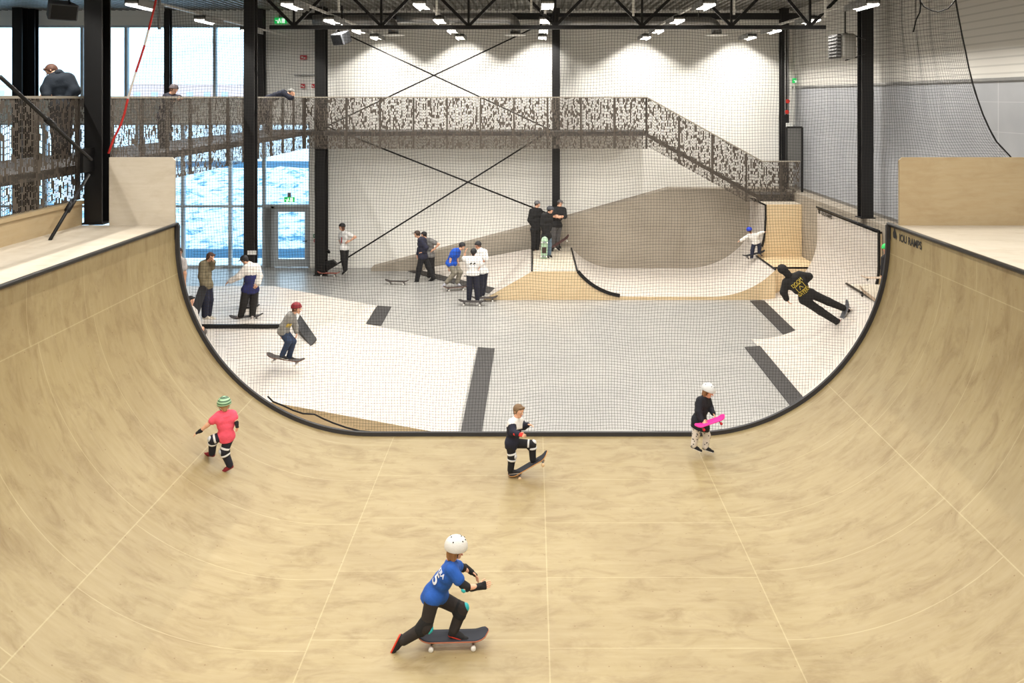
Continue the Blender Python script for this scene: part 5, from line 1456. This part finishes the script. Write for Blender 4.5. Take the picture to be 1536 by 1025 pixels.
p7, J, sh = person('boy in white and navy hoodie balancing on a skateboard with one arm out', C6, 0, 1.60, (-.85, .2, -.45),
    [(782, 222), (826, 262), (850, 515), (800, 310, -.08), (722, 400, -.16), (622, 455, -.16), (570, 482, -.16), (915, 300, .10), (942, 400, .05), (930, 485, -.05), (900, 520, -.1),
     (800, 545, -.06), (775, 690, -.06), (742, 832, -.03), (700, 850, -.05), (890, 545, .06), (880, 690, .05), (868, 830, .02), (865, 852, -.12)],
    top=(226, 220, 214), split=(.34, (34, 38, 92)), sleevecol=(226, 220, 214), bottom=(30, 28, 28), shoe=(160, 150, 145), hair=(28, 24, 26), hat='cap', hatcol=(24, 22, 26), y=y7, fit=1.8, res=.013, hem=.07, slim=1.1)
skateboard('skateboard under the boy in the white and navy hoodie on the bank plateau', deckpos(260 + 803 / 7.319, 360 + 850 / 7.319, y7, (0, 0, 1)), (.98, .15, .03), L=.80, grip=(64, 60, 60), wood=(70, 60, 56))
# partly hidden pair at the left
y8 = Y(15.6)
person('bare-armed person in light T-shirt mostly hidden behind the left edge of the half pipe', C6, 0, 1.70, (.2, -.95, 0),
    [(60, 140), (62, 190), (60, 470), (112, 235, -.05), (128, 370, -.05), (125, 470, -.06), (128, 520, -.08), (10, 235), (0, 370), (0, 470), (0, 520),
     (85, 490), (95, 680), (95, 880), (110, 905, -.1), (35, 490), (30, 680), (28, 880), (30, 900)], top=(200, 192, 190), bottom=(150, 140, 132), sleeve='short', hair=(60, 40, 30), y=y8)
y9 = Y(14.6)
person('dark-haired person in light top sitting by the left edge of the half pipe', C6, 0, 1.55, (.95, -.2, -.1),
    [(188, 668), (190, 740), (205, 985), (222, 800, -.1), (262, 880, -.12), (292, 955, -.12), (318, 975, -.12), (215, 790, .1), (262, 870), (290, 950), (315, 970),
     (215, 1000), (330, 1010), (300, 1120), (340, 1130), (205, 1000), (320, 1005), (290, 1120), (330, 1130)], top=(190, 184, 178), bottom=(90, 84, 80), hair=(26, 22, 24), y=y9, res=.013)
# ---------- on the grey floor
C7 = (600, 330, 7.32)
y10 = Y(21.2)
person('man in navy jacket and cap walking left past a skateboard', C7, 0, 1.72, (-.97, -.15, 0),
    [(188, 160), (222, 205), (252, 400), (222, 225), (285, 305), (262, 352), (238, 352), (262, 222), (215, 320), (198, 375), (192, 402),
     (238, 410), (212, 530), (185, 668), (140, 690), (270, 410), (315, 520), (368, 635), (325, 655)], top=(34, 36, 56), bottom=(22, 22, 26), hair=(60, 40, 28), hat='cap', hatcol=(62, 44, 34), y=y10, fit=1.8, sole=(30, 30, 30), shoe=(22, 22, 24))
y11 = Y(21.7)
person('man in grey T-shirt and black cap with hand on hip behind the navy jacket', C7, 0, 1.68, (-.95, -.2, 0),
    [(262, 168), (285, 212), (332, 385), (305, 232, .1), (300, 300, .1), (310, 360, .1), (305, 385, .1), (342, 232, -.12), (425, 268, -.15), (372, 325, -.15), (345, 338, -.15),
     (320, 395), (330, 510), (318, 625), (290, 645), (350, 395), (350, 500), (365, 615), (335, 640)], top=(126, 124, 122), bottom=(24, 22, 26), sleeve='short', hair=(40, 30, 26), hat='cap', hatcol=(28, 26, 30), y=y11, fit=1.5, shoe=(215, 205, 195))
skateboard('skateboard lying on the grey floor left of the walking man', at(595.5, 427, FZ), (.97, -.12, 0), L=.80, grip=(60, 56, 54), wood=(90, 70, 60))
y12 = Y(20.35)
person('skater in bright blue T-shirt and grey trousers crouching on a skateboard', C7, 0, 1.66, (.92, -.35, -.2),
    [(682, 292), (650, 328), (548, 475), (592, 345), (556, 430), (545, 515), (542, 545), (640, 345), (625, 425), (640, 470), (648, 500),
     (545, 490), (598, 580), (510, 690), (478, 708), (590, 490), (660, 575), (625, 690), (665, 712)], top=(24, 82, 190), bottom=(138, 132, 118), sleeve='short', hair=(40, 30, 26), hat='beanie', hatcol=(20, 20, 26), y=y12, shoe=(190, 190, 200), fit=1.5)
skateboard('skateboard under the crouching skater in the blue T-shirt', at(600 + 610 / 7.32, 330 + 775 / 7.32, FZ), (.95, .30, 0), L=.80, grip=(64, 56, 54), wood=(120, 80, 60))
y13 = Y(18.95)
p13, J, sh = person('person seen from behind in white T-shirt with black number, standing on a skateboard', C7, 0, 1.62, (.1, .98, 0),
    [(808, 360), (802, 402), (802, 578), (738, 430), (708, 425), (714, 365), (722, 330), (866, 430), (890, 485), (872, 515), (868, 540),
     (768, 592), (765, 735), (758, 872), (752, 892, -.05), (832, 592), (842, 735), (850, 872), (845, 892, -.05)], top=(236, 234, 232), bottom=(28, 30, 46), sleeve='half', hair=(40, 28, 24), hat='beanie', hatcol=(16, 16, 20), y=y13, sd=0, hd=0, fit=1.6, shoe=(235, 232, 228), slim=1.05)
print_on('66', .14, (26, 26, 28), J, sh, p13, .36, (0, -1, 0), name='shirt_number', bold=.06, fitw=.21)
skateboard('dark skateboard under the person with the number on the back', at(600 + 792 / 7.32, 330 + 938 / 7.32, FZ), (.98, -.1, 0), L=.82, grip=(52, 48, 48), wood=(60, 50, 48))
y14 = Y(19.65)
person('person in plain white T-shirt and black beanie facing left behind the numbered shirt', C7, 0, 1.66, (-.85, -.45, -.1),
    [(856, 282), (878, 322), (905, 560), (842, 350, .1), (835, 440, .1), (850, 480, .02), (862, 490, 0), (930, 352, -.08), (942, 425, -.12), (912, 462, -.16), (885, 475, -.18),
     (890, 572), (890, 700), (882, 830), (855, 842), (932, 572), (922, 700), (908, 822), (885, 838)], top=(238, 236, 234), bottom=(26, 28, 44), sleeve='half', hair=(60, 40, 30), hat='beanie', hatcol=(18, 18, 22), y=y14, fit=1.7, shoe=(235, 232, 228), skin=M_SKIN2)
skateboard('skateboard behind the two people in white T-shirts', at(600 + 930 / 7.32, 330 + 895 / 7.32, FZ), (.97, .12, 0), L=.80, grip=(60, 54, 52), wood=(70, 60, 56))
# at the wall
C9 = (460, 320, 9.32); y15 = Y(22.1)
p15, J, sh = person('person with long brown hair, black beanie and white T-shirt standing by the corner column', C9, 0, 1.76, (-.9, -.4, 0),
    [(492, 195), (515, 255), (528, 480), (480, 290, .12), (465, 380, .12), (480, 440, .05), (490, 465, 0), (572, 290, -.1), (682, 335, -.12), (600, 388, -.16), (562, 405, -.18),
     (502, 495), (508, 640), (535, 800), (500, 835), (555, 495), (545, 640), (545, 800), (518, 840)], top=(238, 236, 234), bottom=(22, 22, 24), sleeve='short', hair=(98, 62, 42), hairlen=.75, hat='beanie', hatcol=(20, 20, 22), y=y15, shoe=(26, 26, 28), fit=1.0)
print_on('1', .20, (196, 36, 44), J, sh, p15, .42, (-.5, -.86, 0), name='shirt_number', bold=.05, side=-.0)
skateboard('reddish skateboard on the floor beside the corner column', at(493, 414.5, FZ), (.96, -.18, 0), L=.82, grip=(150, 90, 80), wood=(170, 90, 70))
# ---------- on the bowl platform
C8 = (780, 280, 8.54)
y16 = Y(21.9)
person('person in black sweater and grey beanie, left of three on the bowl platform', C8, 0, 1.62, (.9, -.2, 0),
    [(224, 228), (202, 280), (198, 540), (152, 315), (128, 430), (180, 520), (205, 545), (255, 312), (268, 400), (255, 470), (250, 500),
     (175, 555), (178, 680), (172, 800), (200, 815), (222, 555), (226, 680), (215, 800), (240, 815)], top=(22, 22, 24), bottom=(20, 20, 22), hair=(50, 36, 30), hat='beanie', hatcol=(104, 104, 106), y=y16, fit=2.0, slim=1.1, shoe=(120, 100, 90))
y17 = Y(20.9)
person('person in long black hoodie and dark helmet holding up a pale green board', C8, 0, 1.60, (.92, -.3, -.15),
    [(388, 305), (358, 350), (335, 615), (305, 372), (285, 490), (310, 585), (318, 625), (388, 372), (392, 470), (375, 560), (368, 590),
     (312, 640), (318, 750), (330, 868), (352, 885, -.05), (365, 640), (372, 750), (372, 865), (398, 885)], top=(20, 20, 22), bottom=(92, 112, 128), shorts=False, hair=(40, 30, 28), hat='helmet', hatcol=(58, 60, 66), y=y17, fit=1.9, hood=True, shoe=(22, 22, 24), hem=.08)
gb = skateboard('pale green skateboard held upright, its underside facing the half pipe', Vector(tuple(W(780 + 308 / 8.54, 280 + 790 / 8.54, 20.9))) + Vector((0, -.30, 0)), (.04, -.1, .98), (.05, 1, .1), L=.80, wd=.21, grip=(40, 40, 42), wood=(170, 200, 172), wheel=(225, 225, 220))
m = MB(); c = Vector(gb.location) + Vector((0, .083, -.03)); m.box((c.x - .07, c.y - .006, c.z - .09), (c.x + .07, c.y - .001, c.z + .10)); m.build('deck_graphic', plain('dark_print', (52, 34, 30), .5), gb)
y18 = Y(21.85)
p18, J, sh = person('man in black T-shirt and grey cap with folded arms on the bowl platform', C8, 0, 1.72, (.7, -.7, -.05),
    [(512, 218), (492, 268), (462, 485), (428, 300, -.02), (408, 378, -.1), (480, 392, -.25), (525, 385, -.26), (562, 298, 0), (572, 385, -.08), (500, 378, -.24), (450, 368, -.26),
     (435, 500), (430, 630), (418, 768), (415, 795, -.1), (500, 500), (482, 640), (472, 768), (495, 788)], top=(24, 24, 26), bottom=(84, 82, 82), sleeve='half', hair=(60, 44, 34), hat='cap', hatcol=(96, 94, 94), y=y18, fit=1.4, slim=1.08)
skateboard('tilted skateboard beside the man in the grey cap', deckpos(780 + 512 / 8.54, 280 + 718 / 8.54, y18 - .3, (-.5, -.2, .85)), (.84, .05, .53), (-.53, -.2, .84), L=.80, grip=(70, 44, 40), wood=(90, 50, 44))
# ---------- blue helmet child dropping in
CR = (1090, 320, 5.396); y19 = Y(20.75)
person('small child in white jacket and bright blue helmet balancing on the coping of the bowl', CR, 0, 1.05, (-.1, .98, -.1),
    [(185, 140), (205, 168), (235, 235), (182, 180), (142, 205), (112, 222), (95, 226), (245, 175), (275, 162), (298, 153), (310, 150),
     (222, 242), (208, 300), (202, 362), (198, 375, .06), (258, 242), (266, 280), (264, 322), (272, 328, .06)], top=(226, 224, 220), bottom=(34, 40, 62), shoe=(60, 66, 74), hair=(60, 40, 30), hat='helmet', hatcol=(24, 60, 190), y=y19, sd=0, hd=0, fit=1.8, slim=1.15, res=.011)
skateboard('black skateboard under the child in the blue helmet', deckpos(1090 + 222 / 5.396, 320 + 334 / 5.396, y19, (-.2, 0, 1), .75), (.97, 0, .22), (-.22, 0, .97), L=.76, grip=(30, 30, 34), wood=(40, 36, 36), wheel=(80, 60, 56))
# ---------- hooded skater leaning off the quarter pipe
y20 = Y(15.35)
p20, J, sh = person('skater in black hooded sweatshirt with yellow print leaning far over on the low quarter pipe', CR, 0, 1.82, (-.55, .80, .1),
    [(452, 458), (495, 500), (655, 672), (480, 560), (462, 640), (485, 695), (502, 722), (588, 500), (665, 512), (648, 542), (625, 548),
     (625, 700), (755, 790), (895, 880), (905, 918, -.02), (685, 652), (822, 715), (945, 768), (972, 790, -.02)], top=(22, 21, 22), bottom=(22, 21, 22), hair=None, hat='hood', hatcol=(22, 21, 22), y=y20, sd=-.02, hd=-.02, legsd=-.01, fit=1.7, res=.012, up=(-.75, 0, .65), shoe=(30, 26, 28), sole=(150, 60, 60))
print_on('DOOM', .09, (214, 190, 70), J, sh, p20, .16, (0, -1, 0), name='back_print', fitw=.30, bold=0)
print_on('SAYERS', .09, (214, 190, 70), J, sh, p20, .66, (0, -1, 0), name='back_print', fitw=.32, bold=0)
ch = (J['shA'] + J['shB']) / 2; cc = Vector(ch + (J['pel'] - ch) * .41); uu = Vector(vn(ch - J['pel'])); rr = uu.cross(Vector((0, -1, 0))).normalized(); bv = bvh_of(sh); m = MB()
def prj(a, b):
    h = bv.ray_cast(cc + rr * a + uu * b + Vector((0, -.5, 0)), Vector((0, 1, 0)), 1); return (h[0] if h[0] is not None else cc + rr * a + uu * b) + Vector((0, -.006, 0))
def line(a0, b0, a1, b1):
    m.tube([prj(a0 + (a1 - a0) * t / 4, b0 + (b1 - b0) * t / 4) for t in range(5)], .006, 4)
line(-.11, -.08, .11, -.08); line(-.11, .08, .11, .08); line(-.11, -.08, -.11, .08); line(.11, -.08, .11, .08); line(-.05, -.04, .0, .04); line(.0, .04, .05, -.04)
m.build('back_print', plain('print_ink', (214, 190, 70), .6), sh)
uq = Vector((-.72, -.15, .68)).normalized()
skateboard('grey skateboard under the feet of the hooded skater on the curved wall', deckpos(1090 + 957 / 5.396, 320 + 815 / 5.396, y20, uq), (.30, -.18, .93), uq, L=.80, grip=(96, 98, 104), wood=(150, 150, 150), wheel=(230, 225, 215))
# ---------- at the right edge
y21 = Y(14.9)
person('child in bright green beanie half hidden behind the right edge of the half pipe', CR, 0, 1.25, (-.3, -.95, -.1),
    [(1288, 292), (1291, 335), (1304, 510), (1271, 362), (1264, 440), (1256, 498), (1252, 525), (1331, 362), (1338, 440), (1338, 500), (1338, 520),
     (1286, 520), (1284, 600), (1286, 680), (1281, 690, -.1), (1326, 520), (1328, 600), (1326, 680), (1328, 690, -.1)], top=(150, 146, 144), split=(-9, (30, 30, 34)), bottom=(60, 60, 66), hair=(120, 80, 50), hat='beanie', hatcol=(40, 190, 90), y=y21, skin=M_SKIN2, sd=0, hd=0)
skateboard('pale skateboard lying on the low quarter pipe deck by the green beanie child', W(1316, 423, 15.2), (.97, -.15, .03), L=.74, grip=(190, 170, 150), wood=(200, 180, 160))
skateboard('upturned skateboard with black trucks hanging over the low quarter pipe coping', W(1304, 452, 14.6), (.72, -.1, -.55), (.5, -.3, .75), L=.78, grip=(170, 150, 130), wood=(190, 170, 150), wheel=(40, 36, 36), truck=(60, 60, 60))
# ---------- spectators on the balcony
CB = (40, 80, 11.39); y22 = Y(12.0)
person('man in dark jacket looking down over the left balcony rail, back to the windows', CB, 0, 1.84, (-.75, -.25, -.6),
    [(432, 300), (490, 372), (600, 860, .10), (420, 470, -.05), (345, 620, -.12), (340, 728, -.2), (272, 742, -.22), (715, 440, .08), (815, 640, .05), (745, 740, 0), (690, 800, -.05),
     (540, 920), (535, 1350), (530, 1740), (480, 1760), (660, 920), (655, 1350), (655, 1740), (610, 1760)], top=(9, 22, 34), bottom=(14, 16, 22), hair=(80, 50, 36), y=y22, fit=2.2, slim=1.2, hood=True, res=.011)
CE = (230, 110, 6.678); y23 = Y(14.35)
person('spectator in grey beanie leaning on the balcony rail by the upper windows', CE, 0, 1.6, (.9, -.3, -.2),
    [(205, 165), (172, 215), (92, 430, .2), (128, 240, -.02), (170, 262, -.1), (222, 250, -.12), (250, 245, -.12), (188, 238, .1), (255, 250, -.02), (235, 252, -.1), (215, 255, -.12),
     (80, 450, .1), (85, 600, .1), (88, 735, .1), (110, 745), (110, 450, .2), (115, 600, .2), (115, 735, .2), (140, 745, .1)], top=(26, 28, 44), bottom=(30, 30, 36), hair=(120, 80, 60), hat='beanie', hatcol=(96, 86, 90), y=y23, fit=1.5)
y24 = Y(19.6)
person('spectator with cap bent low over the balcony rail near the bridge corner', CE, 0, 1.6, (.88, -.3, -.35),
    [(1380, 190), (1338, 205), (1150, 262, .1), (1300, 198, -.05), (1370, 245, -.12), (1395, 238, -.14), (1402, 225, -.14), (1310, 195, .1), (1385, 245, 0), (1392, 240, -.06), (1398, 230, -.08),
     (1120, 285, .1), (1150, 430, .1), (1140, 590, .1), (1160, 598), (1130, 285, .2), (1170, 430, .2), (1165, 590, .2), (1185, 598, .1)], top=(20, 26, 46), bottom=(26, 26, 34), hair=(90, 80, 74), hat='capback', hatcol=(150, 150, 146), y=y24, fit=1.5)
